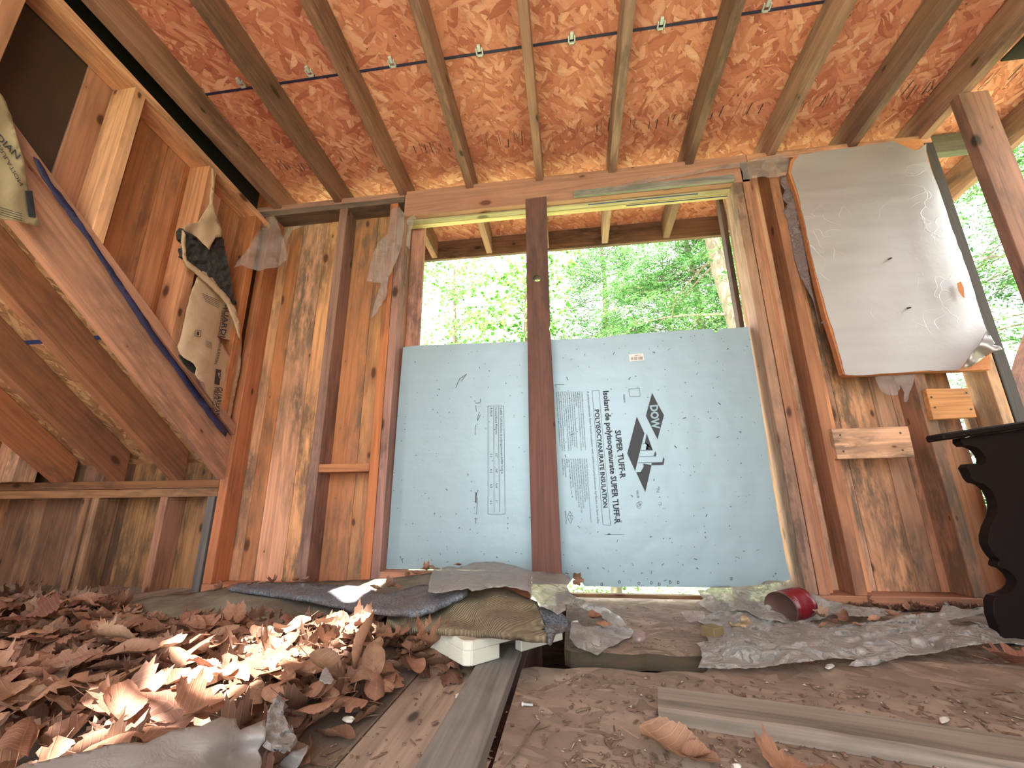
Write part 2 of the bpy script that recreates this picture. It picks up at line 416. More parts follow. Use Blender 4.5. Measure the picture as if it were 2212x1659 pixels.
def box(name, x0, x1, y0, y1, z0, z1, mat, label=None, cat=None, group=None, parent=None, bevel=.0015, kind=None, sub=0):
    bm = bmesh.new(); add_box(bm, x0, x1, y0, y1, z0, z1, None, bevel)
    o = bm_obj(name, bm, mat, parent)
    return setp(o, label, cat, group, kind)
def prism(name, poly, vec, mat, label=None, cat=None, group=None, parent=None, bevel=.0015, kind=None):
    bm = bmesh.new(); add_prism(bm, poly, vec, None, bevel)
    return setp(bm_obj(name, bm, mat, parent), label, cat, group, kind)
def tube(name, pts, rads, mat, parent=None, seg=8, label=None, cat=None, group=None, bm=None, kind=None):
    own = bm is None
    if own: bm = bmesh.new()
    rings = []
    up = Vector((.3,.2,1)).normalized()
    P = [Vector(p) for p in pts]
    for i, p in enumerate(P):
        t = (P[min(i+1, len(P)-1)]-P[max(i-1, 0)]).normalized()
        a = t.cross(up)
        if a.length < .05: a = t.cross(Vector((1,0,0)))
        a.normalize(); c = t.cross(a)
        r = rads[i] if hasattr(rads, '__len__') else rads
        rings.append([bm.verts.new(p+(a*math.cos(2*math.pi*k/seg)+c*math.sin(2*math.pi*k/seg))*r) for k in range(seg)])
    for i in range(len(rings)-1):
        for k in range(seg):
            bm.faces.new((rings[i][k], rings[i][(k+1)%seg], rings[i+1][(k+1)%seg], rings[i+1][k]))
    bm.faces.new(rings[0][::-1]); bm.faces.new(rings[-1])
    if not own: return
    return setp(bm_obj(name, bm, mat, parent, True), label, cat, group, kind)

def in_poly(x, y, P):
    c = False; j = len(P)-1
    for i in range(len(P)):
        if (P[i][1] > y) != (P[j][1] > y) and x < (P[j][0]-P[i][0])*(y-P[i][1])/(P[j][1]-P[i][1])+P[i][0]: c = not c
        j = i
    return c
def idw(ctrl):
    A = np.array(ctrl, float)
    def f(x, y):
        d = (A[:,0]-x)**2 + ((A[:,1]-y)*1.6)**2 + 4
        w = 1/d**1.5
        return float((w*A[:,2]).sum()/w.sum())
    return f
def tri2d(outline, step, jag=0, holes=()):
    pts = []; edges = []
    for ol in (outline,)+tuple(holes):
        base = len(pts); loc = []
        for i in range(len(ol)):
            a, b2 = ol[i], ol[(i+1)%len(ol)]
            L = math.hypot(a[0]-b2[0], a[1]-b2[1]); n = max(1, int(L/step))
            for k in range(n):
                t = k/n; j = jag if k else 0
                loc.append((a[0]+(b2[0]-a[0])*t+random.uniform(-j, j), a[1]+(b2[1]-a[1])*t+random.uniform(-j, j)))
        pts += loc; m = len(loc); edges += [(base+i, base+(i+1)%m) for i in range(m)]
    x0 = min(p[0] for p in outline); x1 = max(p[0] for p in outline); y0 = min(p[1] for p in outline); y1 = max(p[1] for p in outline)
    y = y0+step/2; row = 0
    while y < y1:
        x = x0+step/2+(row%2)*step/2
        while x < x1:
            if in_poly(x, y, outline) and not any(in_poly(x, y, h) for h in holes): pts.append((x+random.uniform(-.15,.15)*step, y+random.uniform(-.15,.15)*step))
            x += step
        y += step*.87; row += 1
    r = delaunay_2d_cdt([Vector(p) for p in pts], edges, [], 1 if not holes else 2 if False else 1, 1e-7)
    vs, fs = r[0], r[2]
    if holes:
        fs = [f for f in fs if not any(in_poly(sum(vs[i].x for i in f)/len(f), sum(vs[i].y for i in f)/len(f), h) for h in holes)]
    return vs, fs
def sheet(name, outline, depth, mode, mat, step=8, jag=1.5, thick=.002, wr=None, label=None, cat=None, group=None, parent=None, holes=(), smooth=True, kind=None):
    """a sheet whose outline is traced onto surfaces of height / depth `depth(px,py)`"""
    f = idw(depth) if isinstance(depth, list) else depth if callable(depth) else (lambda x, y: depth)
    vs, fs = tri2d(outline, step, jag, holes)
    bm = bmesh.new(); V = []
    for v in vs:
        p = at(v.x, v.y, mode, f(v.x, v.y))
        if wr: p = at(v.x, v.y, mode, f(v.x, v.y)+wr(p))
        V.append(bm.verts.new(p))
    for t in fs:
        try: bm.faces.new([V[i] for i in t])
        except ValueError: pass
    bmesh.ops.recalc_face_normals(bm, faces=bm.faces)
    # face the camera
    n = Vector()
    for fc in bm.faces: n += fc.normal*fc.calc_area()*(1 if (CAM-fc.calc_center_median()).dot(fc.normal) > 0 else -1)*0 + fc.normal*fc.calc_area()
    cen = sum((v.co for v in bm.verts), Vector())/len(bm.verts)
    if n.dot(CAM-cen) < 0: bmesh.ops.reverse_faces(bm, faces=bm.faces)
    if thick:
        bmesh.ops.solidify(bm, geom=bm.faces[:], thickness=thick)
    me = bpy.data.meshes.new(name); bm.to_mesh(me); bm.free()
    o = link(name, me, mat, parent, smooth); recenter(o)
    o['_'] = 0; del o['_']
    return setp(o, label, cat, group, kind)
def nz(p, s, off=0): return noise.noise(Vector((p[0]*s+off, p[1]*s+off*1.3, p[2]*s)))

_tq = {}
def text_mesh(txt, bold=0.0):
    cu = bpy.data.curves.new('t', 'FONT'); cu.body = txt; cu.size = 1; cu.offset = bold; cu.resolution_u = 2
    ob = bpy.data.objects.new('t', cu); COL.objects.link(ob)
    bpy.context.view_layer.update()
    me = bpy.data.meshes.new_from_object(ob.evaluated_get(bpy.context.evaluated_depsgraph_get()))
    bpy.data.objects.remove(ob); bpy.data.curves.remove(cu)
    return me
def lettering(bm, txt, start, end, height, surf, bold=0.0, flip=1):
    """write txt from px `start` to px `end` (baseline), letter height to the given side; surf maps px to the surface"""
    me = text_mesh(txt, bold)
    co = [v.co.copy() for v in me.vertices]
    if not co: return
    xm = max(c.x for c in co); x0 = min(c.x for c in co)
    d = Vector((end[0]-start[0], end[1]-start[1])); L = d.length; d.normalize()
    up = Vector((-d.y, d.x))*-1*flip   # reading direction rotated
    V = []
    for c in co:
        q = Vector(start) + d*((c.x-x0)/(xm-x0)*L) + up*(c.y/.70*height)
        V.append(bm.verts.new(surf(q.x, q.y)))
    for p in me.polygons:
        try: bm.faces.new([V[i] for i in p.vertices])
        except ValueError: pass
    bpy.data.meshes.remove(me)
def inkpoly(bm, pts, surf):
    vs = [bm.verts.new(surf(*p)) for p in pts]
    f = bm.faces.new(vs)
    bmesh.ops.triangulate(bm, faces=[f])
def inkline(bm, a, b2, w, surf):
    d = Vector((b2[0]-a[0], b2[1]-a[1])).normalized(); n = Vector((-d.y, d.x))*w/2
    A, B = Vector(a), Vector(b2)
    vs = [bm.verts.new(surf(*p)) for p in (A+n, B+n, B-n, A-n)]; bm.faces.new(vs)
def flat_obj(name, bm, mat, parent=None, label=None):
    me = bpy.data.meshes.new(name); bm.to_mesh(me); bm.free()
    o = link(name, me, mat, parent)
    recenter(o)
    return setp(o, label)
def sub(o): # give world-space child vertices the parent's offset
    return o

# ================================================================== THE SHACK
FZ = -.045  # loft floor
PZ = -.052
T = .038
def pt(*a): return at(*a)
# ---- dormer ceiling (flake board) with made-up gaps, out of view, cut to shape the sun streak
SHX, SHY = -SUN_D.x/-SUN_D.z, -SUN_D.y/-SUN_D.z
def roofpt(px, py, z=.02):
    p = at(px, py, 'z', z)
    t = 1.86-z
    return (p.x+SHX*t, p.y+SHY*t)
gapA = [roofpt(*q) for q in [(700,1278),(735,1300),(765,1303),(800,1284),(838,1262),(828,1254),(790,1264),(750,1272)]]
gapB = [roofpt(*q) for q in [(540,1352),(620,1328),(690,1326),(800,1338),(790,1362),(700,1400),(620,1440),(560,1478),(500,1515),(400,1545),(300,1562),(235,1550),(300,1500),(370,1470),(310,1440),(330,1400),(400,1392),(450,1410),(490,1378)]]
gapC = [roofpt(*q) for q in [(-20,1610),(60,1575),(150,1545),(215,1562),(290,1580),(330,1585),(230,1625),(100,1680),(0,1700),(-90,1690)]]
def ceiling():
    z0 = lambda y: roofz(y, .122)
    ol = [(-1.56,-1.3),(1.92,-1.3),(1.92,2.12),(-1.56,2.12)]
    vs, fs = tri2d(ol, .25, 0, (gapA, gapB, gapC))
    bm = bmesh.new(); V = [bm.verts.new((v.x, v.y, z0(v.y))) for v in vs]
    for t in fs: bm.faces.new([V[i] for i in t])
    bmesh.ops.recalc_face_normals(bm, faces=bm.faces)
    bmesh.ops.solidify(bm, geom=bm.faces[:], thickness=.012)
    bmesh.ops.translate(bm, verts=bm.verts, vec=(0,0,0))
    me = bpy.data.meshes.new('ceiling'); bm.to_mesh(me); bm.free()
    o = link('ceiling', me, OSB_ROOF); setp(o, kind='structure')
    zz = [v.co.z - z0(v.co.y) for v in me.vertices]
    if min(zz) < -.004:                       # keep the thickness above the rafters
        for v in me.vertices: v.co.z += .012
    return o
ceil = ceiling()
# seam between panels: dark painted edge, printed stamps
bm = bmesh.new(); ys = 1.118
add_prism(bm, [(-1.36,ys-.0045,roofz(ys,.120)),(1.48,ys-.0045,roofz(ys,.120)),(1.48,ys+.0045,roofz(ys,.120)),(-1.36,ys+.0045,roofz(ys,.120))], (0,0,.004))
o = bm_obj('panel_seam', bm, BLUEINK, ceil); setp(o, label='navy painted seam between two ceiling panels')
bm = bmesh.new(); rs = random.Random(3)
for i in range(10):
    xa = -1.38+.327*i
    for k in range(16):
        if rs.random() < .35: continue
        x = xa+.06+.25*k/16; w = rs.choice([.0012,.002,.004]); y0 = 1.50+rs.uniform(-.02,.02); l = rs.uniform(.02,.07)
        z = roofz(y0, .1212); x2 = x+rs.uniform(-.006,.006)
        bm.faces.new([bm.verts.new(p) for p in ((x,y0,z),(x+w,y0,z),(x2+w,y0-l,roofz(y0-l,.1212)),(x2,y0-l,roofz(y0-l,.1212)))])
flat_obj('printed_stamp', bm, GREYINK, ceil, 'worn black stamp marks on the ceiling panels')
for i, (px, py) in enumerate([(522,184),(669,160),(847,140),(1036,115),(1235,88),(1428,57),(1656,19)]):
    p = at(px, py, 'r', .112)
    t = empty('panel_clip', p, label='metal H-clip on the ceiling seam between the '+['first and second','second and third','third and fourth','fourth and fifth','fifth and sixth','sixth and seventh','seventh and eighth'][i]+' rafters from the left',
              cat='clip', group='metal clips on the ceiling seam')
    bm = bmesh.new(); z = .0; 
    add_box(bm, p.x-.013, p.x-.008, p.y-.014, p.y+.012, p.z, p.z+.009, bevel=.0007); add_box(bm, p.x+.008, p.x+.013, p.y-.014, p.y+.012, p.z, p.z+.009, bevel=.0007)
    add_box(bm, p.x-.013, p.x+.013, p.y+.007, p.y+.013, p.z, p.z+.009, bevel=.0007)
    bm_obj('clip_frame', bm, SILVER, t)
    bm = bmesh.new(); add_box(bm, p.x-.006, p.x+.006, p.y-.026, p.y-.004, p.z, p.z+.009, bevel=.0007); bm_obj('clip_tab', bm, SILVER, t)

# ---- rafters, notched over the wall plate, running out to the fascia
RX = [-1.397,-1.074,-.746,-.422,-.098,.226,.553,.884,1.200,1.467]
RL = ['leftmost ceiling rafter, beside the black gap above the sloping left wall',
 'second ceiling rafter from the left, above the narrow stud bay left of the window',
 'third ceiling rafter from the left, ending over the upper left corner of the window header',
 'fourth ceiling rafter from the left, between the window corner and the centre post',
 'ceiling rafter lined up directly above the centre post of the window',
 'sixth ceiling rafter from the left, just right of the centre post',
 'seventh ceiling rafter from the left, over the right half of the window',
 'eighth ceiling rafter from the left, ending above the right window jamb',
 'ninth ceiling rafter, ending on top of the silver foil board',
 'rightmost ceiling rafter at the open right end, held by the upright post']
def rafter(x, mat, label, ye=2.088, h=.118, w=.036):
    top = [( -1.25, roofz(-1.25, h)), (ye, roofz(ye, h))]
    prof = [(-1.25, roofz(-1.25)), (1.599, roofz(1.599)), (1.599, 1.712), (1.694, 1.712), (1.694, roofz(1.694)), (ye, roofz(ye)), (ye, roofz(ye, h)), (-1.25, roofz(-1.25, h))]
    return prism('ceiling_rafter', [(x, a, b) for a, b in prof], (w, 0, 0), mat, label, 'rafter', 'ceiling rafters', bevel=.0012)
mr = wood('y', **RAFT)
for i, x in enumerate(RX):
    rafter(x, mr, RL[i], w=.033 if i else .04)
# fascia, barge board, lookouts
bx0 = wood('x', **DARKW)
box('fascia_board', -1.56, 1.90, 2.09, 2.112, 1.648, 1.768, bx0, 'dark stained fascia board closing the roof overhang outside the window', 'board')
prism('barge_board', [(1.852,-1.2,roofz(-1.2)-.01),(1.852,2.09,roofz(2.09)-.01),(1.852,2.09,roofz(2.09,.118)),(1.852,-1.2,roofz(-1.2,.118))], (.03,0,0), wood('y', **AGED), 'brown sloping edge board of the roof overhang at upper right', 'board')
for y, l in ((1.70,'short pale lookout block under the roof overhang, behind the foil board corner'),(1.05,'dark lookout block under the right roof overhang above the upright post')):
    box('lookout_block', 1.502, 1.850, y, y+.036, roofz(y,.02), roofz(y,.11), wood('x', **GREY), l, 'block', 'lookout blocks under the right overhang')

box('overhang_shade_panel', 1.505, 1.849, -1.2, 1.30, roofz(1.30)-.004, roofz(1.30)+.004, plain('overhang_shade', (.018,.012,.010), .9), 'added black panel for the dark under the roof overhang in the top right corner', 'panel')  # added panel, black in place of the shade under the overhang
# ---- back wall: plates, header, studs
box('top_plate', -1.56, -.722, 1.60, 1.69, 1.682, 1.710, wood('x', **AGED), 'upper layer of the top plate left of the window header', 'plate')
box('top_plate', -1.56, -.722, 1.60, 1.69, 1.652, 1.681, wood('x', c1=(.27,.17,.135), c2=(.30,.19,.15), stain=.6), 'grey weathered lower layer of the top plate left of the window header', 'plate')
box('top_plate', .806, 1.51, 1.60, 1.69, 1.672, 1.7105, wood('x', **PINE), 'top plate running behind the silver foil board to the right end', 'plate')
win = empty('window_1', (0, 1.645, 0), kind='structure')
bm = bmesh.new(); add_box(bm, -.720, .804, 1.600, 1.629, 1.572, 1.7105)
bm_obj('header_board', bm, wood('x', c1=(.58,.235,.13), c2=(.60,.25,.14), dark=(.3,.09,.05), stain=.2, tag='_hdr'), win)
for a, b2 in ((1.631,1.659),(1.661,1.690)):
    bm = bmesh.new(); add_box(bm, -.720, .770, a, b2, 1.565, 1.7105); bm_obj('header_board', bm, wood('x', **YEL), win)  # same wood as the front; daylight on the underside is put into the yellow
bm = bmesh.new()
for a, b2, c in ((.13,.60,1.6335),(.30,.76,1.667)):
    add_box(bm, a, b2, c, c+.005, 1.5636, 1.5652, bevel=0)
bm_obj('painted_stripe', bm, BLUESTRIPE, win); 
box('header_strip', .067, .735, 1.582, 1.5995, 1.574, 1.603, wood('x', **GREY), 'thin grey weathered strip nailed along the bottom of the window header', 'batten')
# left outer jamb, right outer jamb
ms = wood('z', **AGED)
box('jamb_board', -.735, -.655, 1.705, 1.728, .93, 1.63, ms, 'reddish brown outer jamb board at the upper left window edge', 'board', bevel=.001)
box('jamb_board', -.735, -.66, 1.730, 1.75, -.1, .93, ms, 'lower outer jamb board hidden behind the blue foam at left', 'board', bevel=.001)
box('jamb_board', .722, .74, 1.735, 1.775, .60, 1.62, wood('z', **DARKW), 'dark brown outer jamb strip at the upper right window edge', 'board', bevel=.001)

st = wood('z', **PINE); stg = wood('z', **GREY)
S = [ # x0,x1,z0,z1,mat,label
 (-1.438,-1.400,-.012,1.651,st,'corner stud where the sloping left wall meets the window wall'),
 (-1.046,-1.006,-.012,1.651,wood('z', c1=(.42,.20,.135), c2=(.45,.22,.15), stain=.6),'single wall stud in the middle of the panel left of the window'),
 (-.790,-.752,-.012,1.651,st,'king stud of the doubled pair at the left window edge'),
 (-.750,-.716,-.012,1.571,ms,'jack stud with dark weathered side bordering the blue foam at left'),
 (.731,.767,-.012,1.571,wood('z', c1=(.50,.24,.12), c2=(.52,.26,.14), stain=.7),'jack stud with grey weathered side bordering the blue foam at right'),
 (.770,.802,-.012,1.6715,st,'second stud of the doubled pair right of the window'),
 (.876,.912,-.012,1.6715,st,'slim stud between the doubled window studs and the foil board'),
 (1.208,1.244,-.012,1.6715,wood('z', **PLK),'knotty stud below the foil board, between the two nailed blocks'),
 (1.436,1.470,-.012,1.6715,wood('z', **PLK),'stud at the right end below the curled corner of the foil board')]
for x0, x1, z0, z1, m, l in S:
    box('wall_stud', x0, x1, 1.600, 1.689, z0, z1, m, l, 'stud', 'studs of the window wall')
box('nailing_strip', .804, .828, 1.63, 1.689, -.012, 1.6715, st, 'narrow nailing strip filling the corner beside the doubled studs right of the window', 'batten')
box('nailing_strip', .914, .956, 1.655, 1.689, -.012, 1.6715, wood('z', **PLK), 'pale nailing strip behind the slim stud beside the foil board', 'batten')
box('corner_post', 1.474, 1.512, 1.6, 1.689, -.012, 1.6715, wood('z', c1=(.03,.02,.015), c2=(.035,.022,.017), dark=(.01,.008,.006), stain=.5, knots=False, tag='_black'), 'almost black corner post behind the right edge of the foil board', 'post')
# knee wall
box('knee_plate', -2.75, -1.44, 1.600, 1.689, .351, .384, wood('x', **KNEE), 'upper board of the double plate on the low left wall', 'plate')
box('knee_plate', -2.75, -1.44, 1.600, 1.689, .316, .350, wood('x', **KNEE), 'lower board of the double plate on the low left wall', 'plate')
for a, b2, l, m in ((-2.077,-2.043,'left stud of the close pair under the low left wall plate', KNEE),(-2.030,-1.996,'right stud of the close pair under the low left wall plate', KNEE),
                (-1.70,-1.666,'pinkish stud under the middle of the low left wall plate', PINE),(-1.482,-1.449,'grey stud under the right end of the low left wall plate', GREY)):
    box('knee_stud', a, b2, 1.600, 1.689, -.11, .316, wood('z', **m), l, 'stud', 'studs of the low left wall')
# sheathing boards
def planks(name, xs, z0, z1, y, mat, cols=None, parent=None, gap=.0015, tilt=0, th=.019, seed=1):
    bm = bmesh.new(); rr = random.Random(seed)
    for i in range(len(xs)-1):
        zz = z1 if not hasattr(z1, '__len__') else z1[i]
        add_box(bm, xs[i]+gap/2, xs[i+1]-gap/2, y, y+th, z0, zz, rr.random(), .001)
    return setp(bm_obj(name, bm, mat, parent), kind='structure')
pk = wood('z', **PLK)
planks('wall_back', [-1.56,-1.355,-1.291,-1.166,-1.012,-.891,-.796,-.716], -.08, 1.66, 1.6905, pk, seed=5)
planks('wall_back', [.732,.83,.994,1.122,1.186,1.297,1.388], -.08, [1.66,1.66,1.66,1.66,1.66,1.66], 1.6905, pk, seed=12)
planks('wall_back', [1.412,1.515], -.08, [.60], 1.6905, pk, seed=14)
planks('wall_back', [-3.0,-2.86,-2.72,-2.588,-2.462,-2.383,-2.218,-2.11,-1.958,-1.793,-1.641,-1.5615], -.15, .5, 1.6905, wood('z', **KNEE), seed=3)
# blocking
box('wall_blocking', -1.005, -.791, 1.600, 1.689, .405, .437, wood('x', **PINE), 'short horizontal block between the studs left of the window', 'block')
def front_quad(name, pxs, y, th, mat, label, cat, group=None, bevel=.0015):
    return prism(name, [at(a, b2, 'y', y) for a, b2 in pxs], (0, th, 0), mat, label, cat, group, bevel=bevel)
front_quad('nailed_block', [(1796,926),(1962,921),(1977,987),(1810,992)], 1.578, .0215, wood('x', **PLK), 'orange pine block nailed across the stud at mid height right of the window', 'block', 'blocks nailed across the right studs')
front_quad('nailed_block', [(2000,840),(2092,838),(2111,901),(2017,906)], 1.578, .0215, wood('x', **PLK), 'pine block nailed just below the lower right corner of the foil board', 'block', 'blocks nailed across the right studs')
for ob, ps in ((bpy.data.objects['nailed_block'], [(1815,940),(1822,975),(1945,935),(1950,972)]), (bpy.data.objects['nailed_block.001'], [(2012,858),(2020,880),(2088,848),(2098,884)])):
    for q in ps:
        p = at(*q, 'y', 1.5775); tube('nail_head', [p+Vector((0,.004,0)), p-Vector((0,.0012,0))], .0032, NAIL, ob, 8)
# centre post
post = empty('centre_post', (-.105, 1.60, FZ), label='reddish brown centre post in front of the blue foam with a knot hole', cat='post')
def centre_post():
    # traced faces on the wall plane, with the knot hole and the bite out of the right edge
    ol = [(1135,430),(1180,424),(1182,520),(1186,640),(1188,690),(1185,706),(1189,722),(1190,745),(1196,850),(1204,1040),(1214,1262),(1150,1262),(1143,980),(1139,700)]
    hole = [(1160+9*math.cos(a), 601+7*math.sin(a)) for a in [k*math.pi/6 for k in range(12)]]
    vs, fs = tri2d(ol, 30, 0, (hole,))
    bm = bmesh.new(); V = [bm.verts.new(at(v.x, v.y, 'y', 1.561)) for v in vs]
    for t in fs: bm.faces.new([V[i] for i in t])
    bmesh.ops.recalc_face_normals(bm, faces=bm.faces)
    if sum(f.normal.y for f in bm.faces) > 0: bmesh.ops.reverse_faces(bm, faces=bm.faces)
    r = bmesh.ops.extrude_face_region(bm, geom=bm.faces[:])
    bmesh.ops.translate(bm, verts=[g for g in r['geom'] if isinstance(g, bmesh.types.BMVert)], vec=(0,.038,0))
    return bm_obj('post_body', bm, wood('z', c1=(.215,.085,.06), c2=(.23,.09,.065), dark=(.06,.025,.018), stain=.7, stainc=(.06,.03,.025), tag='_post'), post)
centre_post()
# ---- sloping left wall (cheek) : bottom plate, top plate, studs, boards
ck = wood('y', **PINE)
CX = -1.403
def sl(name, ya, yb, z0, k, h, x0, x1, mat, label, cat, group=None):
    f = lambda y: z0+k*(1.6-y)
    return prism(name, [(x0,ya,f(ya)),(x0,yb,f(yb)),(x0,yb,f(yb)+h),(x0,ya,f(ya)+h)], (x1-x0,0,0), mat, label, cat, group)
ZC = 1.574
def cz(y): return ZC+.112*(1.6-y)
sl('cheek_top_plate', .1, 1.598, ZC, .112, .030, -1.492, CX+.001, ck, 'long sloping top plate of the left wall just under the black gap', 'plate')
sl('cheek_bottom_plate', .1, 1.598, .565, .712, .042, -1.492, CX, wood('m', **PINE), 'slanted bottom plate of the left wall lying along the big rafter', 'plate')
for ya, l in ((.595,'pale stud at the extreme upper left corner'),(.920,'wide mould-stained stud in the middle of the sloping left wall'),(1.233,'clean pine stud of the left wall with torn kraft paper hanging from it'),(1.506,'pine stud of the left wall next to the room corner')):
    yb = ya+.038
    prism('cheek_stud', [(-1.492,ya,.565+.712*(1.6-ya)+.042),(-1.492,yb,.565+.712*(1.6-yb)+.042),(-1.492,yb,cz(yb)),(-1.492,ya,cz(ya))], (CX+1.492,0,0),
          wood('z', **(PLK if ya == .92 else PINE)), l, 'stud', 'studs of the sloping left wall')
bm = bmesh.new(); rr = random.Random(8)
ysb = [-.5,-.2,.1,.36,.60,.845,.93,1.02,1.135,1.215,1.30,1.40,1.475,1.555,1.69]
for i in range(len(ysb)-1):
    a, b2 = ysb[i]+.001, ysb[i+1]-.001
    if i < 5: continue
    add_prism(bm, [(-1.512,a,.55+.712*(1.6-a)),(-1.512,b2,.55+.712*(1.6-b2)),(-1.512,b2,roofz(b2,.118)),(-1.512,a,roofz(a,.118))], (.019,0,0), rr.random(), .001)
setp(bm_obj('wall_left', bm, wood('z', c1=(.50,.19,.085), c2=(.58,.25,.115), stain=.5, tag='_cheek')), kind='structure')
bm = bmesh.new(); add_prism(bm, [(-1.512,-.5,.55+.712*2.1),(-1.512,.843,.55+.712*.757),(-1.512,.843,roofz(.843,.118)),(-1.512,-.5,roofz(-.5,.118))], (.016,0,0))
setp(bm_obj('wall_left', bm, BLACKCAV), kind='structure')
prism('gap_shade_strip', [(-1.4925,.1,cz(.1)+.031),(-1.4925,1.595,cz(1.595)+.031),(-1.4925,1.595,roofz(1.595,.119)),(-1.4925,.1,roofz(.1,.119))], (.003,0,0), plain('gap_shade', (.006,.005,.006), .95), 'added black strip for the dark in the long gap above the left wall plate', 'shade strip', bevel=0)  # added black strip; its colour stands in for shade in the gap
# ---- main roof rafters on the left, with their sheathing
mrw = wood('m', **dict(PINE, c1=(.46,.18,.085), c2=(.52,.22,.11), tag='_mainrafter'))
def mainrafter(x, label, zoff=0.0, w=T, y0=-.2, y1=1.60, h=.146, name='roof_rafter', mat=None):
    o = prism(name, [(0,y0,mainz(y0,zoff)),(0,y1,mainz(y1,zoff)),(0,y1+.0,mainz(y1,zoff)+h),(0,y0,mainz(y0,zoff)+h)], (w,0,0), mat or mrw, label, 'rafter', 'slanted roof rafters at left')
    o.location.x += x
    return o
mainrafter(-1.455, 'slanted roof rafter with navy tape along its upper edge, nearest the sloping wall', h=.172)
mainrafter(-1.675, 'second slanted roof rafter from the sloping wall', y1=1.63)
mainrafter(-1.965, 'third slanted roof rafter from the sloping wall', y1=1.63)
mainrafter(-2.265, 'slanted roof rafter deep in the dark left eave', y1=1.66)
mainrafter(-2.56, 'last slanted roof rafter in the far left corner', y1=1.66)
bm = bmesh.new(); f = lambda y: mainz(y, .1475)
add_prism(bm, [(-3.05,-.6,f(-.6)),(-3.05,1.95,f(1.95)),(-3.05,1.95,f(1.95)+.012),(-3.05,-.6,f(-.6)+.012)], (1.556,0,0), None, 0)
rc = setp(bm_obj('ceiling', bm, OSB_PALE), kind='structure')
bm = bmesh.new(); ys = 1.165
add_prism(bm, [(-2.9,ys,f(ys)-.002),(-2.9,ys+.012,f(ys+.012)-.002),(-2.9,ys+.012,f(ys+.012)),(-2.9,ys,f(ys))], (1.4,0,0), None, 0)
setp(bm_obj('panel_seam', bm, BLUESTRIPE, rc), label='blue marked seam in the slanted roof sheathing')
# navy tape along the top edge of the first rafter
tape = sheet('edge_tape', [(72,338),(84,345),(110,392),(160,455),(215,540),(262,608),(310,680),(350,740),(400,806),(440,862),(475,908),(492,930),(488,944),(470,925),(430,872),(385,808),(335,742),(285,668),(235,590),(180,506),(120,428),(92,385)], -1.399, 'x', BLUEINK, step=16, jag=1.2, thick=.0015,
   label='glossy navy tape strip running down the edge of the slanted rafter', cat='tape')
# far left: gable boards and uprights
bm = bmesh.new(); rr = random.Random(4)
yy = -.5
while yy < 1.68:
    b2 = min(1.69, yy+rr.uniform(.11,.2)); add_prism(bm, [(-2.95,yy+.001,FZ-.1),(-2.95,b2-.001,FZ-.1),(-2.95,b2-.001,mainz(b2,.17)),(-2.95,yy+.001,mainz(yy,.17))], (.02,0,0), rr.random(), .001); yy = b2
setp(bm_obj('wall_left', bm, wood('z', **KNEE)), kind='structure')
box('eave_upright', -2.40, -2.345, 1.52, 1.60, .385, .70, wood('z', **PLK), 'short pale upright standing on the low wall plate at far left', 'post')
box('eave_board', -2.60, -2.42, 1.56, 1.60, .385, .86, wood('z', **PLK), 'wide pale board beside the short upright at far left', 'board')
# ---- right side: post under the last rafter, brace
box('side_post', 1.455, 1.552, 1.402, 1.440, PZ+.001, roofz(1.44)-.0005, wood('z', c1=(.24,.105,.07), c2=(.27,.12,.08), dark=(.06,.03,.02), stain=.6, tag='_side'), 'brown upright post in front of the trees at the open right side', 'post')
prism('slanted_brace', [at(2180,884,'y',1.72), at(2216,764,'y',1.72), at(2260,640,'y',1.72), at(2330,690,'y',1.72), at(2250,920,'y',1.72)], (0,.04,0), wood('z', **AGED), 'dark slanted brace at the right edge above the carved table', 'board')
for xs_ in ([-3.05,-2.8,-2.5,-2.2,-1.9,-1.6,-1.3,-1.05],[1.25,1.5,1.8,2.2]):
    planks('wall_rear_blocker', xs_, FZ, 2.0 if xs_[0] > 0 else [2.0 for x in xs_[:-1]], -1.33, wood('z', **KNEE), seed=31)  # unseen walls added to block light and darken both sides
def rwall():
    bm = bmesh.new(); rr = random.Random(17); y = -1.3
    while y < 1.18:
        add_box(bm, 1.565, 1.584, y+.001, y+.149, FZ-.02, roofz(y+.149,-.001), rr.random(), .001); y += .15
    setp(bm_obj('wall_right_blocker', bm, wood('z', **KNEE)), kind='structure')  # unseen wall added to cut light from the right
rwall()
# ---- floor
PZ = -.052
ff = at(1230,1408,'z',PZ).y
def P0(px, py, z=FZ): return at(px, py, 'z', z)
e1 = P0(1112,1444); e2 = P0(1512,1447)
ye = (e1.y+e2.y)/2
bm = bmesh.new()
ol = [(-.118,-1.3),(2.2,-1.3),(2.2,ff-.006),(.30,ff-.004),(.25,ye+.01)]+[(x/100, ye+.006*math.sin(x*.35)+random.uniform(-.004,.004)) for x in range(24,-10,-3)]+[(-.118,ye-.015)]
bm = bmesh.new(); add_prism(bm, [(x,y,FZ-.02) for x,y in ol], (0,0,.02)); bmesh.ops.triangulate(bm, faces=[f for f in bm.faces if len(f.verts) > 4])
setp(bm_obj('floor', bm, OSB_FLOOR), kind='structure')
PZ = -.052
ff = at(1230,1408,'z',PZ).y
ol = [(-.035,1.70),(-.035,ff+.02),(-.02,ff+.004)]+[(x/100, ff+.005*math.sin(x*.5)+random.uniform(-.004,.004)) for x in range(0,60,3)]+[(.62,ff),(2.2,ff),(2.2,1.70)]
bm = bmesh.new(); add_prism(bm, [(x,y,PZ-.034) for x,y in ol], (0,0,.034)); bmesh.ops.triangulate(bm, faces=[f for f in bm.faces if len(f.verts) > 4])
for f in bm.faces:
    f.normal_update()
    if abs(f.normal.z) < .5: f.material_index = 1
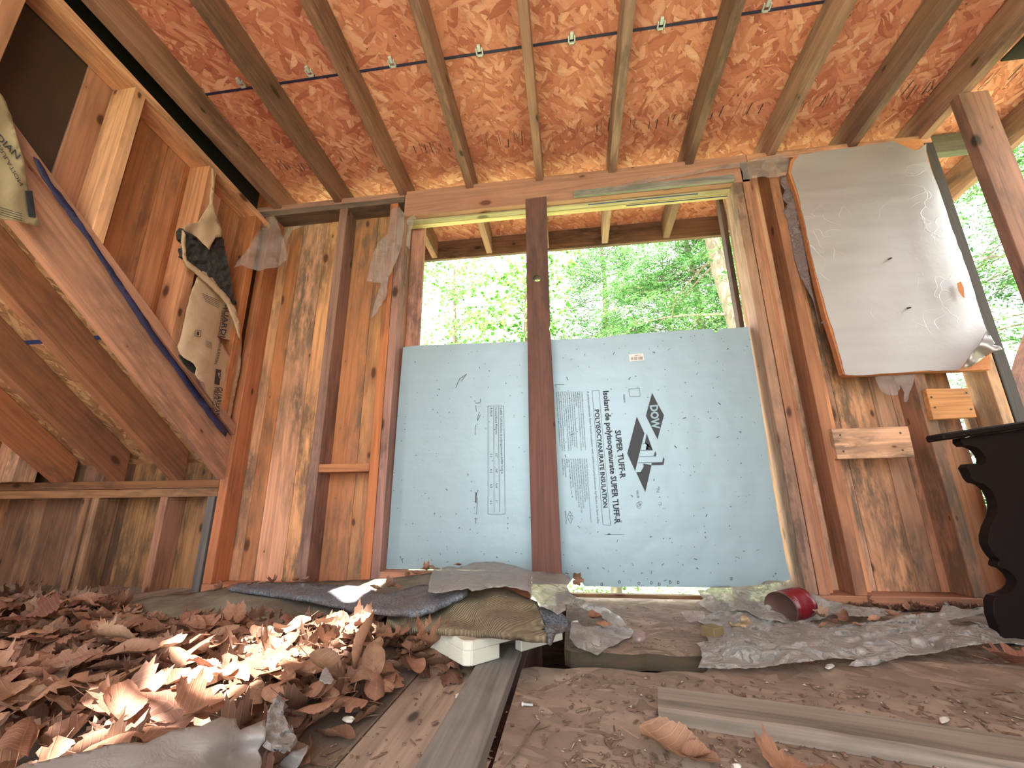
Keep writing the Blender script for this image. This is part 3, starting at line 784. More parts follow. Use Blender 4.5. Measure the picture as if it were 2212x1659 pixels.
setp(bm_obj('floor', bm, [OSB_FLOOR, wood('x', c1=(.11,.075,.045), c2=(.12,.08,.05), stain=.8, stainc=(.03,.04,.015), tag='_rotten_shaded')]), kind='structure')  # rotten mossy edge, its brown also darkened to paint in shade
box('sole_plate', .732, 1.515, 1.6005, 1.6895, PZ+.0005, -.0125, wood('x', **PINE), 'orange sole plate under the wall studs right of the window', 'plate')
box('sole_plate', -1.44, -.716, 1.6005, 1.6895, FZ+.0005, -.0125, wood('x', **PINE), 'sole plate under the wall studs left of the window', 'plate')
bm = bmesh.new(); rr = random.Random(6)
xs = [-3.05,-2.9,-2.75,-2.6,-2.45,-2.3,-2.15,-2.0,-1.85,-1.7,-1.55,-1.4,-1.25,-1.1,-.95,-.80,-.62,-.475,-.322,-.205]
for i in range(len(xs)-1):
    add_box(bm, xs[i]+.0015, xs[i+1]-.0015, -1.3, 1.72, FZ-.02, FZ, rr.random(), .0015)
setp(bm_obj('floor', bm, wood('y', **FLOORW)), kind='structure')
box('floor_joist', -.20, -.13, -1.3, 1.7, -.30, -.085, wood('y', c1=(.12,.03,.02), c2=(.14,.04,.025), stain=.4), 'reddish floor joist down in the gap between the floor boards', 'joist')
box('floor_joist', -.12, 2.2, ye+.07, ye+.108, -.30, -.085, wood('x', c1=(.12,.03,.02), c2=(.14,.04,.025), stain=.4), 'dark joist under the split in the floor panels', 'joist')
bm = bmesh.new(); add_box(bm, -3.1, 2.25, -1.4, 1.78, -.36, -.34, None, 0); setp(bm_obj('floor', bm, BLACKCAV), kind='structure')  # added slab closing off the sky below, coloured as cavity dark
box('rim_joist', -3.1, 2.25, 1.7225, 1.76, -.335, -.094, wood('x', **DARKW), 'dark rim joist under the window wall', 'joist')
# grey board lying along the gap
g = [P0(1033,1461,-.02),P0(1102,1455,-.02),P0(1046,1659,-.02),P0(915,1659,-.02)]
xa, xb = g[3].x, g[2].x
bb = wood('y', **GREY)
prism('loose_floor_board', [(-.204,-.2,-.043),(-.128,-.2,-.043),(-.126,1.05,-.043),(-.200,1.05,-.043)], (0,0,.024), bb, 'narrow grey weathered board lying along the gap in the floor', 'board')
bm = bmesh.new(); add_box(bm, -.7155, -.16, 1.598, 1.6535, FZ+.0005, .040); add_box(bm, .04,.72,1.702,1.721,-.12,-.060)
bpy_s = setp(bm_obj('window_sill', bm, wood('x', **PINE), win))
box('outer_board', -.08, .50, 1.765, 1.79, -.2, -.052, wood('x', c1=(.20,.16,.09), c2=(.24,.19,.11), stain=.5), 'weathered outdoor board below the gap under the blue foam', 'board')

# ================================================================== FOAM BOARDS
FY = 1.655
def board(name, outline, y, th, mats, label, cat, step=60, jag=0, parent=None, facer=.0008):
    """slab whose face is traced on plane y; separate face and core materials"""
    vs, fs = tri2d(outline, step, jag)
    bm = bmesh.new(); V = [bm.verts.new(at(v.x, v.y, 'y', y)) for v in vs]
    for t in fs: bm.faces.new([V[i] for i in t])
    bmesh.ops.recalc_face_normals(bm, faces=bm.faces)
    if sum(f.normal.y*f.calc_area() for f in bm.faces) > 0: bmesh.ops.reverse_faces(bm, faces=bm.faces)
    front = set(bm.faces)
    r = bmesh.ops.extrude_face_region(bm, geom=bm.faces[:])
    bmesh.ops.translate(bm, verts=[g for g in r['geom'] if isinstance(g, bmesh.types.BMVert)], vec=(0,th,0))
    bmesh.ops.recalc_face_normals(bm, faces=bm.faces)
    for f in bm.faces:
        f.material_index = 0 if f.normal.y < -.5 else 1
    me = bpy.data.meshes.new(name); bm.to_mesh(me); bm.free()
    o = link(name, me, mats, parent); recenter(o)
    return setp(o, label, cat)
fl = board('foam_board', [(871,750),(905,746),(960,744),(1040,741),(1139,738),(1165,740),(1165,1245),(1100,1234),(1000,1230),(900,1230),(834,1229),(840,1150),(848,1040),(856,930),(863,840)], FY, .025, [FOAM_FACE, FOAM_CORE],
     'pale blue foam insulation board left of the centre post, printed with a small table', 'foam board', 80, 1.2)
fr = board('foam_board', [(1166,736),(1187,734),(1260,731),(1300,730),(1330,724),(1380,720),(1440,716),(1500,712),(1538,711),(1545,720),(1556,711),(1616,706),(1622,740),(1632,800),(1640,850),(1652,925),(1660,990),(1668,1040),(1680,1110),(1692,1180),(1700,1220),(1707,1252),(1660,1262),(1560,1270),(1460,1268),(1330,1268),(1262,1266),(1245,1240),(1228,1262),(1166,1258)], FY, .025, [FOAM_FACE, FOAM_CORE],
     'wide pale blue foam insulation board right of the centre post with large black lettering', 'foam board', 80, 1.0)
sf = lambda px, py: at(px, py, 'y', FY-.0012)
sf2 = lambda px, py: at(px, py, 'y', FY-.0020)
def c1(x, y): return (1180+x/6.506, 740+y/6.506)
def c2(x, y): return (1180+x/6.506, 960+y/6.506)
def c3(x, y): return (950+x/5.53, 840+y/5.53)
B = bmesh.new()
lettering(B, 'SUPER TUFF-R', (1328.5,930), (1340,1034), 12, sf, .03)
lettering(B, 'Isolant de polyisocyanurate SUPER TUFF-R', (1303,845), (1328,1132), 12, sf, .03)
lettering(B, 'POLYISOCYANURATE INSULATION', (1284.5,885), (1303.5,1097), 9.4, sf, .03)
o = flat_obj('large_lettering', B, INK, fr, 'bold black product lettering running down the board')
B = bmesh.new()
lettering(B, 'A polyisocyanurate foam board insulation with reinforced poly/aluminum foil facers on both sides.', (1268,845), (1290.5,1132), 4.6, sf)
la = ['COMBUSTIBLE: Protect from high heat sources. Local building codes may require a','protective or thermal barrier. For more information, consult MSDS, call Dow','1-866-583-BLUE (2583) or contact your local building inspector. In an emergency,','call (989) 636-4400.',
 'COMBUSTIBLE : Proteger des sources de chaleur intense. Les codes du batiment','peuvent exiger une barriere protectrice ou thermique. Pour plus de details,','consulter la fiche signaletique, appeler Dow au 1-866-583-BLUE (2583) ou','votre inspecteur en batiment local. En cas d\'urgence, appeler le 1 519 339-3711.',
 'R means resistance to heat flow. The higher the R-value, the greater the insulating','power. Ask for seller\'s fact sheet for R-values.','To get the marked R-value, it is essential that this insulation be installed properly. If','you do it yourself, follow the instructions carefully. Instructions do not appear on','The Dow Chemical Company, Midland, MI, 48674, www.dowbuildingsolutions.com']
for i, t in enumerate(la):
    x0 = 1255.5-i*4.55; L = 128*min(1, len(t)/80); lettering(B, t, (x0,846), (x0+L*.068,846+L), 2.7, sf)
lb = ['Super Tuff-R Insulating Sheathing is protected by one or more of the following U.S.','Patents: 5,800,182; 5,837,286; 6,827,765; 6,858,162.','LOCAL BUILDING CODES MAY REQUIRE A PROTECTIVE OR THERMAL','BARRIER. MEETS IRC/IBC REQUIREMENTS FOR FOAM PLASTIC INSULATION.','SEE ICC-ES NER-635. MEETS ASTM C 1289, TYPE I, CLASS 1, CAL. STD. REG.',
 '#CA-T740 (IN PRI). SPECIFICATION TESTED, LISTED ON L.P. ID THE','QUALITY OF INSULATION. PRODUCT USE IN ACCORDANCE WITH','ALL APPLICABLE CODES AND REGULATIONS.','CGSB. CCMC 12969L. CAN/ULC S704 CLASS 1 TYPE 4','WWW.DOW.COM','THE DOW CHEMICAL COMPANY','Midland, MI 48674 USA']
for i, t in enumerate(lb):
    x0 = 1265.5-i*4.75; L = 138*min(1, len(t)/82); lettering(B, t, (x0,991), (x0+L*.075,991+L), 2.8, sf)
lettering(B, 'VALUE', (1374.5,1059), (1376.5,1076), 4.5, sf, .01); lettering(B, 'Habitat', (1346,852), (1348,870), 4.5, sf)
lettering(B, 'Specification Tested', (1220,1104), (1222.5,1132), 3.2, sf); lettering(B, 'FM', (1229.5,1113), (1230.5,1121), 4.5, sf)
o = flat_obj('fine_print', B, GREYINK, fr, 'columns of tiny black print')
B = bmesh.new()
def outline(pts, w, closed=True):
    for i in range(len(pts)-(0 if closed else 1)): inkline(B, pts[i], pts[(i+1)%len(pts)], w, sf)
outline([(1279,844.5),(1293.7,843),(1319,1134.5),(1302.5,1133.7)], .7)
outline([(1231,1104),(1238,1117.5),(1232.5,1131),(1225.5,1117.5)], .8)
outline([c1(1160,655),c1(1310,640),c1(1320,755),c1(1172,758)], .6)
outline([c2(1548,625),c2(1590,625),c2(1552,670),c2(1592,668)], .8, False); outline([c2(1578,850),c2(1618,850),c2(1612,815)], .8, False)
for c, r in ((c2(1296,845), 4.5),(c2(1320,820), 4.0),(c2(1305,875), 4.2)):
    outline([(c[0]+r*math.cos(k*.52), c[1]+r*math.sin(k*.52)) for k in range(12)], .6)
outline([c2(815,1268),c2(1100,1265)], .6, False); inkpoly(B, [c2(855,1266),c2(882,1248),c2(912,1266)], sf)
outline([c1(130,588),c1(255,588)], .6, False); outline([c1(128,588),c1(135,625),c1(150,625)], .8, False)
rs = random.Random(11)
for k in range(95):
    x, y = rs.uniform(1215,1680), rs.uniform(745,1255)
    if 1265 < x < 1440 and 845 < y < 1135 : continue
    l = rs.choice([1.5,2,3,7]) ; a = rs.uniform(0,6.3); inkline(B, (x,y), (x+l*math.cos(a), y+l*math.sin(a)), rs.uniform(.7,1.7), sf)
for k in range(8):
    x, y = [(1338,1257),(1448,1258),(1380,1260),(1465,1258),(1407,1259),(1300,1262),(1424,1262),(1580,1250)][k]
    outline([(x+2.4*math.cos(q), y+3*math.sin(q)) for q in range(6)], 1.2)
o = flat_obj('board_print', B, GREYINK, fr)  # printed outlines, symbols and specks, no letters
B = bmesh.new()     # logos: diamond and the stylised house
inkpoly(B, [c1(1487,705),c1(1560,850),c1(1655,1020),c1(1630,1110),c1(1565,1360),c1(1400,1030)], sf)
inkpoly(B, [c1(1272,1040),c1(1380,1275),c2(1250,375),c2(1138,128)], sf)
inkpoly(B, [c1(1412,1275),c1(1497,1510),c1(1400,1507),c1(1440,1490),c1(1408,1455),c1(1442,1470),c1(1425,1420),c1(1385,1415)], sf)
inkpoly(B, [c2(1358,268),c2(1480,290),c2(1392,670),c2(1265,392),c2(1325,390),c2(1372,305)], sf)
inkpoly(B, [c2(1480,255),c2(1630,250),c2(1645,175),c2(1662,212),c2(1648,288),c2(1480,292)], sf)
inkpoly(B, [c2(1510,165),c2(1530,95),c2(1548,130),c2(1543,170)], sf)
for a, b2 in ((c2(1325,80),c2(1497,80)),(c2(1310,170),c2(1512,165)),(c2(1290,260),c2(1480,255)),(c1(1350,1415),c1(1400,1418))): inkline(B, a, b2, .9, sf)
o = flat_obj('printed_logo', B, GREYINK, fr, 'black diamond emblem and stylised house emblem')
B = bmesh.new(); lettering(B, 'DOW', (1404.5,875.5), (1408.5,927), 16.5, sf2, .04)
flat_obj('emblem_lettering', B, plain('pale_blue_print', (.28,.42,.48), .5), fr)
B = bmesh.new(); inkpoly(B, [c1(1158,170),c1(1362,152),c1(1378,248),c1(1172,268)], sf); flat_obj('barcode_label', B, LABEL, fr, 'small white barcode sticker')
B = bmesh.new()
for k in range(17):
    if k in (3, 9): continue
    x = 1195+k*10; inkline(B, c1(x, 205+ (1195-x)*.07), c1(x+2, 250+(1195-x)*.07), .7, sf2)
lettering(B, 'LT3086', c1(1335,168), c1(1240,176), 2.3, sf2)
flat_obj('barcode', B, INK, fr)
# left board
B = bmesh.new()
def t3(pts, w=.7, closed=True):
    for i in range(len(pts)-(0 if closed else 1)): inkline(B, c3(*pts[i]), c3(*pts[(i+1)%len(pts)]), w, sf)
t3([(575,205),(765,205),(780,1495),(575,1495)]); t3([(643,210),(650,1475)], .7, False); t3([(702,210),(712,1475)], .7, False)
def l3(t, x, y0, y1, h=24, b2=.004): lettering(B, t, c3(x, y0), c3(x+(y1-y0)*.02, y1), h/5.53, sf, b2)
l3('SUPER TUFF-R/Isolant de polyisocyanurate SUPER TUFF-R', 717, 225, 1015); l3('Nominal Board Thickness', 660, 225, 540); l3('R-VALUE', 603, 228, 330)
for t, a in (('1/2"',770),('5/8"',955),('3/4"',1140),('1"',1335)): l3(t, 665, a, a+(50 if len(t) > 2 else 24))
for t, a in (('3.3',772),('4.1',955),('5.0',1140),('6.5',1335)): l3(t, 602, a, a+44)
for a in ([(425,170),(468,168),(485,160),(485,118)],[(430,195),(432,240),(438,272)],[(475,275),(455,330),(448,380)],[(485,310),(450,380)],[(432,430),(420,480),(424,550)],[(452,1210),(430,1300),(428,1360)],[(448,1300),(440,1500)],[(412,1550),(455,1552)],[(430,1555),(430,1610)]):
    t3(a, 1.0, False)
t3([(432,1235),(432,1362)], 2.2, False)
rs = random.Random(5)
for k in range(48):
    x, y = rs.uniform(850,1130), rs.uniform(760,1215); a = rs.uniform(0,6.3); l = rs.choice([1.2,2,3]); inkline(B, (x,y), (x+l*math.cos(a), y+l*math.sin(a)), rs.uniform(.7,1.5), sf)
for a, b2 in (((1008,808),(993,818)),((993,818),(984,838)),((1008,808),(996,824)),((868,1206),(870,1216)),((866,1210),(872,1206))): inkline(B, a, b2, 1.0, sf)
flat_obj('board_print', B, GREYINK, fl, 'small printed insulation value table')
for k, (x, y) in enumerate([(1160,500),(1162,555)]): pass

# ---- silver foil board
fo = empty('foil_board', at(1880,805,'y',1.58), label='large silver foil faced insulation board nailed over the studs at upper right', cat='foam board')
core = board('foam_core', [(1708,346),(1716,338),(1850,317),(1935,306),(1990,300),(1999,318),(2012,365),(2035,430),(2060,505),(2088,580),(2118,680),(2137,750),(2141,798),(2080,801),(1960,805),(1830,812),(1821,808),(1800,735),(1782,680),(1764,610),(1748,540),(1736,480),(1720,420),(1703,372)], 1.574, .0245, [FOAM_CORE, FOAM_CORE], 'rusty orange foam edge showing round the foil', None, 60, 2.0, fo)
def foil_d(px, py):
    base = 1.5725
    c = max(0, ((px-2060)+(py-735)*1.1)/110)       # lower right corner peels forward
    return base-.045*min(1.3, c)**2 - .004*(.5+.5*noise.noise(Vector((px*.012, py*.009, 0))))
sheet('foil_facer', [(1714,350),(1726,334),(1780,326),(1850,317),(1930,305),(1945,312),(1975,325),(1986,322),(2001,310),(2001,330),(2010,362),(2034,425),(2058,498),(2088,578),(2105,630),(2120,682),(2132,715),(2117,740),(2098,765),(2080,790),(2072,799),(1990,801),(1920,806),(1850,811),(1826,809),(1812,760),(1800,712),(1788,680),(1768,610),(1750,540),(1738,480),(1724,420),(1708,372)],
      foil_d, 'y', FOIL, step=15, jag=1.0, thick=0, parent=fo)
sheet('foil_flap', [(2080,796),(2096,768),(2118,738),(2132,714),(2140,725),(2150,742),(2142,744),(2160,748),(2166,754),(2143,762),(2122,775),(2100,790)], [(2080,796,1.566),(2132,714,1.52),(2150,742,1.50),(2166,754,1.49),(2120,776,1.545)], 'y', FOIL, step=7, jag=.6, thick=.001, parent=fo)
for x, y in ((1922,558),(1963,664)): 
    p = at(x, y, 'y', 1.566); tube('nail', [p+Vector((0,.006,0)), p-Vector((.004,.012,.006))], [.0035,.003], NAIL, fo, 7)
B = bmesh.new(); inkpoly(B, [(2067,612),(2076,608),(2082,622),(2084,645),(2078,640),(2070,628)], lambda a, b2: at(a, b2, 'y', 1.558)); flat_obj('torn_patch', B, FOAM_CORE, fo, 'torn spot showing orange foam')

# ================================================================== TORN PLASTIC AND PAPER ON THE WALLS
wz = lambda s, a, off=0: (lambda p: a*nz(p, s, off))
def fold(freq, amp, dirx=1.0):
    return lambda p: amp*math.sin(p.x*freq*dirx+3*noise.noise(p*9))+amp*.8*nz(p, 22, 3)
sheet('torn_plastic', [(578,470),(592,466),(600,475),(603,488),(612,515),(620,550),(619,562),(612,566),(606,575),(590,579),(575,580),(560,586),(548,582),(520,572),(503,580),(512,565),(530,545),(548,515),(560,490)], [(590,470,1.590),(503,580,1.40),(520,565,1.43),(530,545,1.45),(575,560,1.50),(620,560,1.55),(560,586,1.47)], 'y', POLY_CLEAR, step=6, jag=1.2, thick=.0005, wr=fold(60, .006),
      label='fan shaped scrap of clear plastic hanging in the left room corner', cat='plastic sheet')
sheet('torn_plastic', [(846,452),(862,446),(874,460),(873,500),(868,530),(858,560),(845,590),(838,605),(835,640),(812,678),(800,690),(808,660),(822,612),(792,608),(797,580),(806,545),(820,520),(838,505),(842,480)], [(860,450,1.59),(800,600,1.55),(870,530,1.57),(805,680,1.58)], 'y', POLY_CLEAR, step=7, jag=1.2, thick=.0005, wr=fold(55, .007),
      label='long strip of clear plastic hanging over the stud left of the window', cat='plastic sheet')
sheet('torn_plastic', [(880,472),(890,464),(899,470),(893,480),(888,500),(886,520),(884,538),(877,530),(880,505),(883,488),(878,482)], [(890,466,1.592),(884,535,1.57)], 'y', POLY_CLEAR, step=4, jag=.8, thick=.0005, wr=fold(90, .004),
      label='small twisted plastic shred at the upper left window corner', cat='plastic sheet')
sheet('torn_plastic', [(622,492),(640,487),(655,489),(640,494),(628,502),(618,522),(612,524),(615,508)], 1.585, 'y', POLY_CLEAR, step=5, jag=.8, thick=.0005, wr=fold(90, .003),
      label='tiny curl of plastic under the top plate at left', cat='plastic sheet')
sheet('torn_plastic', [(1340,398),(1400,384),(1480,374),(1560,357),(1620,346),(1690,330),(1704,336),(1706,375),(1680,383),(1640,382),(1606,388),(1600,362),(1540,368),(1450,386),(1380,398)], [(1340,398,1.597),(1600,350,1.588),(1700,340,1.585),(1700,380,1.586)], 'y', POLY_CLEAR, step=9, jag=1.5, thick=.0005, wr=fold(45, .003),
      label='clear plastic band stretched along the header to the foil board', cat='plastic sheet')
sheet('torn_plastic', [(1690,381),(1702,382),(1712,420),(1722,460),(1735,520),(1746,580),(1757,640),(1764,680),(1770,700),(1779,690),(1783,686),(1786,700),(1770,700),(1760,660),(1752,640),(1735,605),(1725,580),(1716,560),(1706,500),(1700,480),(1697,440),(1690,428),(1697,412),(1686,396)][:16]+[(1752,640),(1735,606),(1722,578),(1714,545),(1706,500),(1702,478),(1692,455),(1701,440),(1690,428),(1696,412),(1686,398)], [(1700,385,1.596),(1760,650,1.594)], 'y', POLY_PURPLE, step=7, jag=1.8, thick=.0006, wr=fold(50, .002),
      label='ragged smoky plastic strip along the left edge of the foil board', cat='plastic sheet')
sheet('torn_plastic', [(1888,812),(1935,810),(1978,808),(1972,832),(1966,846),(1960,868),(1953,868),(1954,848),(1945,832),(1940,852),(1922,856),(1905,846),(1896,830)], 1.592, 'y', POLY_CLEAR, step=6, jag=1.4, thick=.0005, wr=fold(60, .003),
      label='torn plastic hanging below the bottom edge of the foil board', cat='plastic sheet')
# kraft paper faced insulation
kp = empty('torn_insulation', at(450,940,'x',CX), label='torn kraft paper insulation with black batt hanging between the left wall studs', cat='insulation')
def kx(px, py): return CX+.010+.028*math.sin((px-380)*.035)*max(0, min(1, (py-560)/150))+.012*noise.noise(Vector((px*.02, py*.02, 1)))
sheet('kraft_facing', [(438,585),(452,592),(470,610),(490,632),(505,655),(515,680),(521,706),(522,745),(520,790),(510,840),(500,895),(493,925),(484,915),(470,885),(455,860),(437,835),(421,808),(424,795),(418,785),(404,777),(390,766),(383,748),(388,736),(396,700),(410,640),(425,600)], kx, 'x', KRAFT, step=8, jag=1, thick=.001, parent=kp,
      holes=([(470,725),(485,732),(500,735),(502,750),(508,778),(500,775),(488,755)],))
sheet('kraft_facing', [(458,362),(465,372),(463,410),(460,440),(470,470),(480,500),(478,512),(466,512),(452,540),(445,532),(425,512),(397,497),(398,488),(410,483),(428,480),(440,460),(452,440),(457,400)], lambda a, b2: CX+.03+.02*noise.noise(Vector((a*.03, b2*.03, 4))), 'x', KRAFT, step=8, jag=1, thick=.001, parent=kp)
sheet('facing_edge', [(395,497),(401,505),(402,545),(404,562),(430,582),(460,605),(492,640),(508,665),(520,705),(519,735),(516,725),(505,690),(490,655),(460,622),(425,592),(404,575),(398,562),(394,530)], lambda a, b2: CX+.035, 'x', KRAFT, step=7, jag=.8, thick=.006, parent=kp)
sheet('glass_batt', [(400,503),(425,515),(447,535),(455,542),(468,515),(480,512),(490,555),(500,610),(507,655),(490,636),(460,606),(430,583),(404,563),(400,540)], lambda a, b2: CX+.012+.014*noise.noise(Vector((a*.09, b2*.09, 9))), 'x', BATT, step=5, jag=2, thick=.03, parent=kp, smooth=False)
sheet('glass_batt', [(386,766),(400,770),(418,780),(426,795),(422,808),(410,800),(396,785)], lambda a, b2: CX+.002, 'x', BATT, step=6, jag=1, thick=.01, parent=kp)
ksf = lambda px, py: at(px, py, 'x', kx(px, py)+.0035)
B = bmesh.new()
lettering(B, 'GUARDI', (487,655), (476,728), 11, ksf, .01); lettering(B, 'FIBERGLASS', (480,665), (471,729), 7, ksf)
lettering(B, 'INSULATION', (475,735), (463,786), 6.5, ksf); lettering(B, 'GUARDIAN', (471,836), (463,900), 11, ksf, .01); lettering(B, 'FIBERGLASS', (464,836), (455,895), 7, ksf)
inkpoly(B, [(467,797),(478,799),(474,832),(463,829)], ksf)
for k in range(5): inkline(B, (437+k*1.5, 634+k*4), (474, 650+k*4), .9, ksf)
for k in range(5): inkline(B, (444, 736+k*3), (458, 741+k*3), .7, ksf)
for k in range(6): inkline(B, (424+k, 818+k*3.5), (441+k, 828+k*3.5), .8, ksf)
for a, b2 in (((422,713),(434,714)),((434,714),(433,728)),((433,728),(421,726)),((421,726),(422,713))): inkline(B, a, b2, 1, ksf)
inkpoly(B, [(425,717),(430,716),(430,724),(426,725)], ksf)
flat_obj('paper_lettering', B, INK, kp, 'black print on the torn kraft paper')
B = bmesh.new(); lettering(B, 'G', (474.5,820), (470.5,806), -7, lambda a, b2: at(a, b2, 'x', kx(a, b2)+.005), .02); flat_obj('printed_emblem', B, KRAFT, kp)
k2 = empty('hanging_kraft_paper', at(40,480,'x',-1.36), label='olive kraft paper flap hanging at the far left edge over the slanted rafter', cat='insulation')
k2x = lambda a, b2: -1.375+.02*noise.noise(Vector((a*.02, b2*.015, 2)))
sheet('kraft_facing', [(-60,150),(0,200),(14,222),(28,262),(38,300),(52,345),(60,400),(72,440),(86,488),(60,484),(30,476),(0,474),(-60,470)], k2x, 'x', KRAFT_OLD, step=12, jag=1, thick=.001, parent=k2)
B = bmesh.new(); k2s = lambda a, b2: at(a, b2, 'x', k2x(a, b2)+.003)
lettering(B, 'GUARDIAN', (-62,244), (36,344), 13, k2s, .01); lettering(B, 'INSULATION', (-6,300), (50,398), -8, k2s)
inkpoly(B, [(55,412),(70,412),(78,470),(62,468)], k2s)
for k in range(4): inkline(B, (0,448+k*5), (48,462+k*5), 1.2, k2s)
flat_obj('paper_lettering', B, INK, k2, 'black print on the olive kraft paper')

# ================================================================== CARVED TABLE
tb = empty('carved_table', at(2175,1392,'z',PZ), label='nearly black antique stand with scalloped carved front panel at the right edge', cat='table')
TM = plain('black_walnut', (.009,.005,.005), .6, var=.5, nz=9); TM.node_tree.nodes['Principled BSDF'].inputs['Specular IOR Level'].default_value = .15
TY = 1.27
def TP(px, py): return at(px, py, 'y', TY)
prof = [(2076,946),(2076,955),(2085,963),(2100,962),(2113,967),(2123,977),(2131,990),(2130,1001),(2120,1006),(2108,1001),(2094,1002),(2088,1010),(2096,1021),(2099,1032),(2109,1042),(2127,1045),(2143,1058),(2153,1078),(2156,1098),(2151,1120),(2140,1138),(2136,1158),(2136,1175),(2143,1190),(2153,1204),(2162,1210),(2157,1214),(2156,1223),(2163,1227),(2177,1230),(2190,1241),(2198,1255),(2196,1268),(2187,1277),(2173,1285),(2152,1289),(2146,1300),(2148,1330),(2156,1350),(2163,1370)]
bot = at(2163,1370,'y',1.13)
P3 = [TP(*q) for q in prof]; P3[-1].z = PZ+.001
xr = 1.53; tl_ = at(2212,926,'y',TY); sl_ = (tl_.z-P3[0].z)/(tl_.x-P3[0].x)
ztop = lambda x: P3[0].z+(x-P3[0].x)*sl_
P3 += [Vector((xr,TY,PZ+.001)), Vector((xr,TY,ztop(xr)))]
prism('scalloped_panel', P3, (0,.028,0), TM, parent=tb, bevel=.0012)
a = at(2038,944,'y',TY-.025)
prism('table_top', [(a.x,TY-.025,ztop(a.x)+.0005),(xr+.02,TY-.025,ztop(xr+.02)+.0005),(xr+.02,TY-.025,ztop(xr+.02)+.0185),(a.x,TY-.025,ztop(a.x)+.0185)], (0,.06,0), TM, parent=tb, bevel=.004)
prism('side_panel', [(1.36,TY+.029,PZ+.001),(1.36,TY+.12,PZ+.001),(1.36,TY+.12,ztop(1.36)-.002),(1.36,TY+.029,ztop(1.36)-.002)], (.022,0,0), TM, parent=tb)
prism('inner_frame', [(1.20,TY-.012,.27),(xr,TY-.012,.27),(xr,TY-.012,.29),(1.20,TY-.012,.29)], (0,.0115,0), TM, parent=tb)
# ================================================================== THINGS ON THE FLOOR
def crum(a, f=14, off=0):
    return lambda p: a*(1-2*abs(nz(p, f, off)))*.7 + a*.6*nz(p, f*2.3, off+5) + a*.5*nz(p, f*.4, off+9)
sheet('carpet_scrap', [(258,1325),(275,1305),(330,1288),(420,1280),(500,1266),(640,1256),(740,1254),(850,1248),(965,1232),(985,1228),(982,1240),(940,1262),(880,1290),(840,1320),(810,1345),(760,1345),(640,1350),(480,1350),(350,1348),(280,1342)],
  [(265,1320,-.034),(300,1345,-.034),(480,1345,-.028),(330,1285,-.02),(500,1266,.0),(650,1254,.012),(850,1248,.03),(965,1232,.045),(980,1240,.055),(860,1300,.02),(760,1335,-.015),(640,1342,-.02)], 'z', CARP_GREEN, step=11, jag=1.0, thick=.007, wr=crum(.004, 7),
  label='large grey green carpet scrap lying face down along the back wall', cat='carpet')
sheet('carpet_scrap', [(495,1270),(515,1259),(565,1256),(640,1260),(700,1262),(790,1266),(815,1280),(840,1281),(905,1263),(960,1262),(1010,1268),(1010,1278),(941,1311),(901,1324),(840,1321),(755,1313),(743,1308),(669,1293),(578,1281)],
  [(495,1270,.012),(640,1262,.024),(790,1266,.030),(840,1281,.045),(1010,1272,.082),(941,1311,.064),(901,1324,.052),(840,1321,.035),(743,1308,.012),(578,1281,.012)], 'z', CARP_BLUE, step=9, jag=.7, thick=.010, wr=crum(.003, 9, 4),
  label='blue grey carpet strip with its pile side up, partly in the sun', cat='carpet')
sheet('carpet_scrap', [(858,1350),(835,1338),(838,1324),(901,1320),(941,1308),(1017,1274),(1068,1270),(1093,1271),(1131,1288),(1161,1300),(1168,1321),(1176,1352),(1181,1374),(1150,1374),(1118,1372),(1068,1367),(992,1360),(930,1359),(868,1358)],
  [(1068,1271,.072),(1017,1276,.066),(1161,1301,.068),(901,1324,.032),(868,1357,.010),(1000,1360,.036),(1179,1375,.036),(1166,1321,.058),(841,1330,.012),(1080,1320,.062)], 'z', CARP_TAN, step=9, jag=.6, thick=.012, wr=crum(.005, 6, 8),
  label='tan ribbed carpet piece folded back side up over the styrofoam lid', cat='carpet')
sheet('carpet_scrap', [(1164,1312),(1185,1311),(1207,1319),(1220,1330),(1227,1342),(1222,1352),(1205,1362),(1196,1372),(1189,1382),(1182,1376),(1176,1352),(1170,1330)],
  [(1164,1314,.060),(1207,1319,.055),(1227,1342,.040),(1189,1382,.030),(1179,1352,.045)], 'z', CARP_BLUE, step=6, jag=.6, thick=.010, wr=crum(.003, 12, 2),
  label='small blue grey carpet corner drooping over the right end of the styrofoam lid', cat='carpet')
# styrofoam lid
LZ0, LZ1 = -.018, .026
Fp, Rp, Lp = at(1007,1444,'z',LZ0), at(1222,1381,'z',LZ0), at(903,1385,'z',LZ0)
u1 = (Rp-Fp); u2 = (Lp-Fp); L1 = u1.length; L2 = u2.length; u1.normalize(); u2.normalize(); w = .022
def lp(a, b2, z): q = Fp+u1*a+u2*b2; return Vector((q.x, q.y, z))
bm = bmesh.new()
L2 += .10
add_prism(bm, [lp(.012,0,LZ1-.018),lp(L1-.01,0,LZ1-.018),lp(L1,.01,LZ1-.018),lp(L1,L2,LZ1-.018),lp(0,L2,LZ1-.018),lp(0,.012,LZ1-.018)], (0,0,.018), None, .002)
n1 = (at(1083,1424,'z',LZ0)-Fp).length; n2 = (at(1131,1411,'z',LZ0)-Fp).length
for a, b2 in ((.012,n1),(n2,L1-.008)): add_prism(bm, [lp(a,0,LZ0),lp(b2,0,LZ0),lp(b2,w,LZ0),lp(a,w,LZ0)], (0,0,LZ1-.016-LZ0), None, .002)
add_prism(bm, [lp(0,.012,LZ0),lp(.012,0,LZ0),lp(w,w,LZ0),lp(w,L2,LZ0),lp(0,L2,LZ0)], (0,0,LZ1-.016-LZ0), None, .002)
o = bm_obj('styrofoam_lid', bm, STYRO); setp(o, 'dirty white styrofoam box lid with a notch, under the folded carpet', 'styrofoam lid')
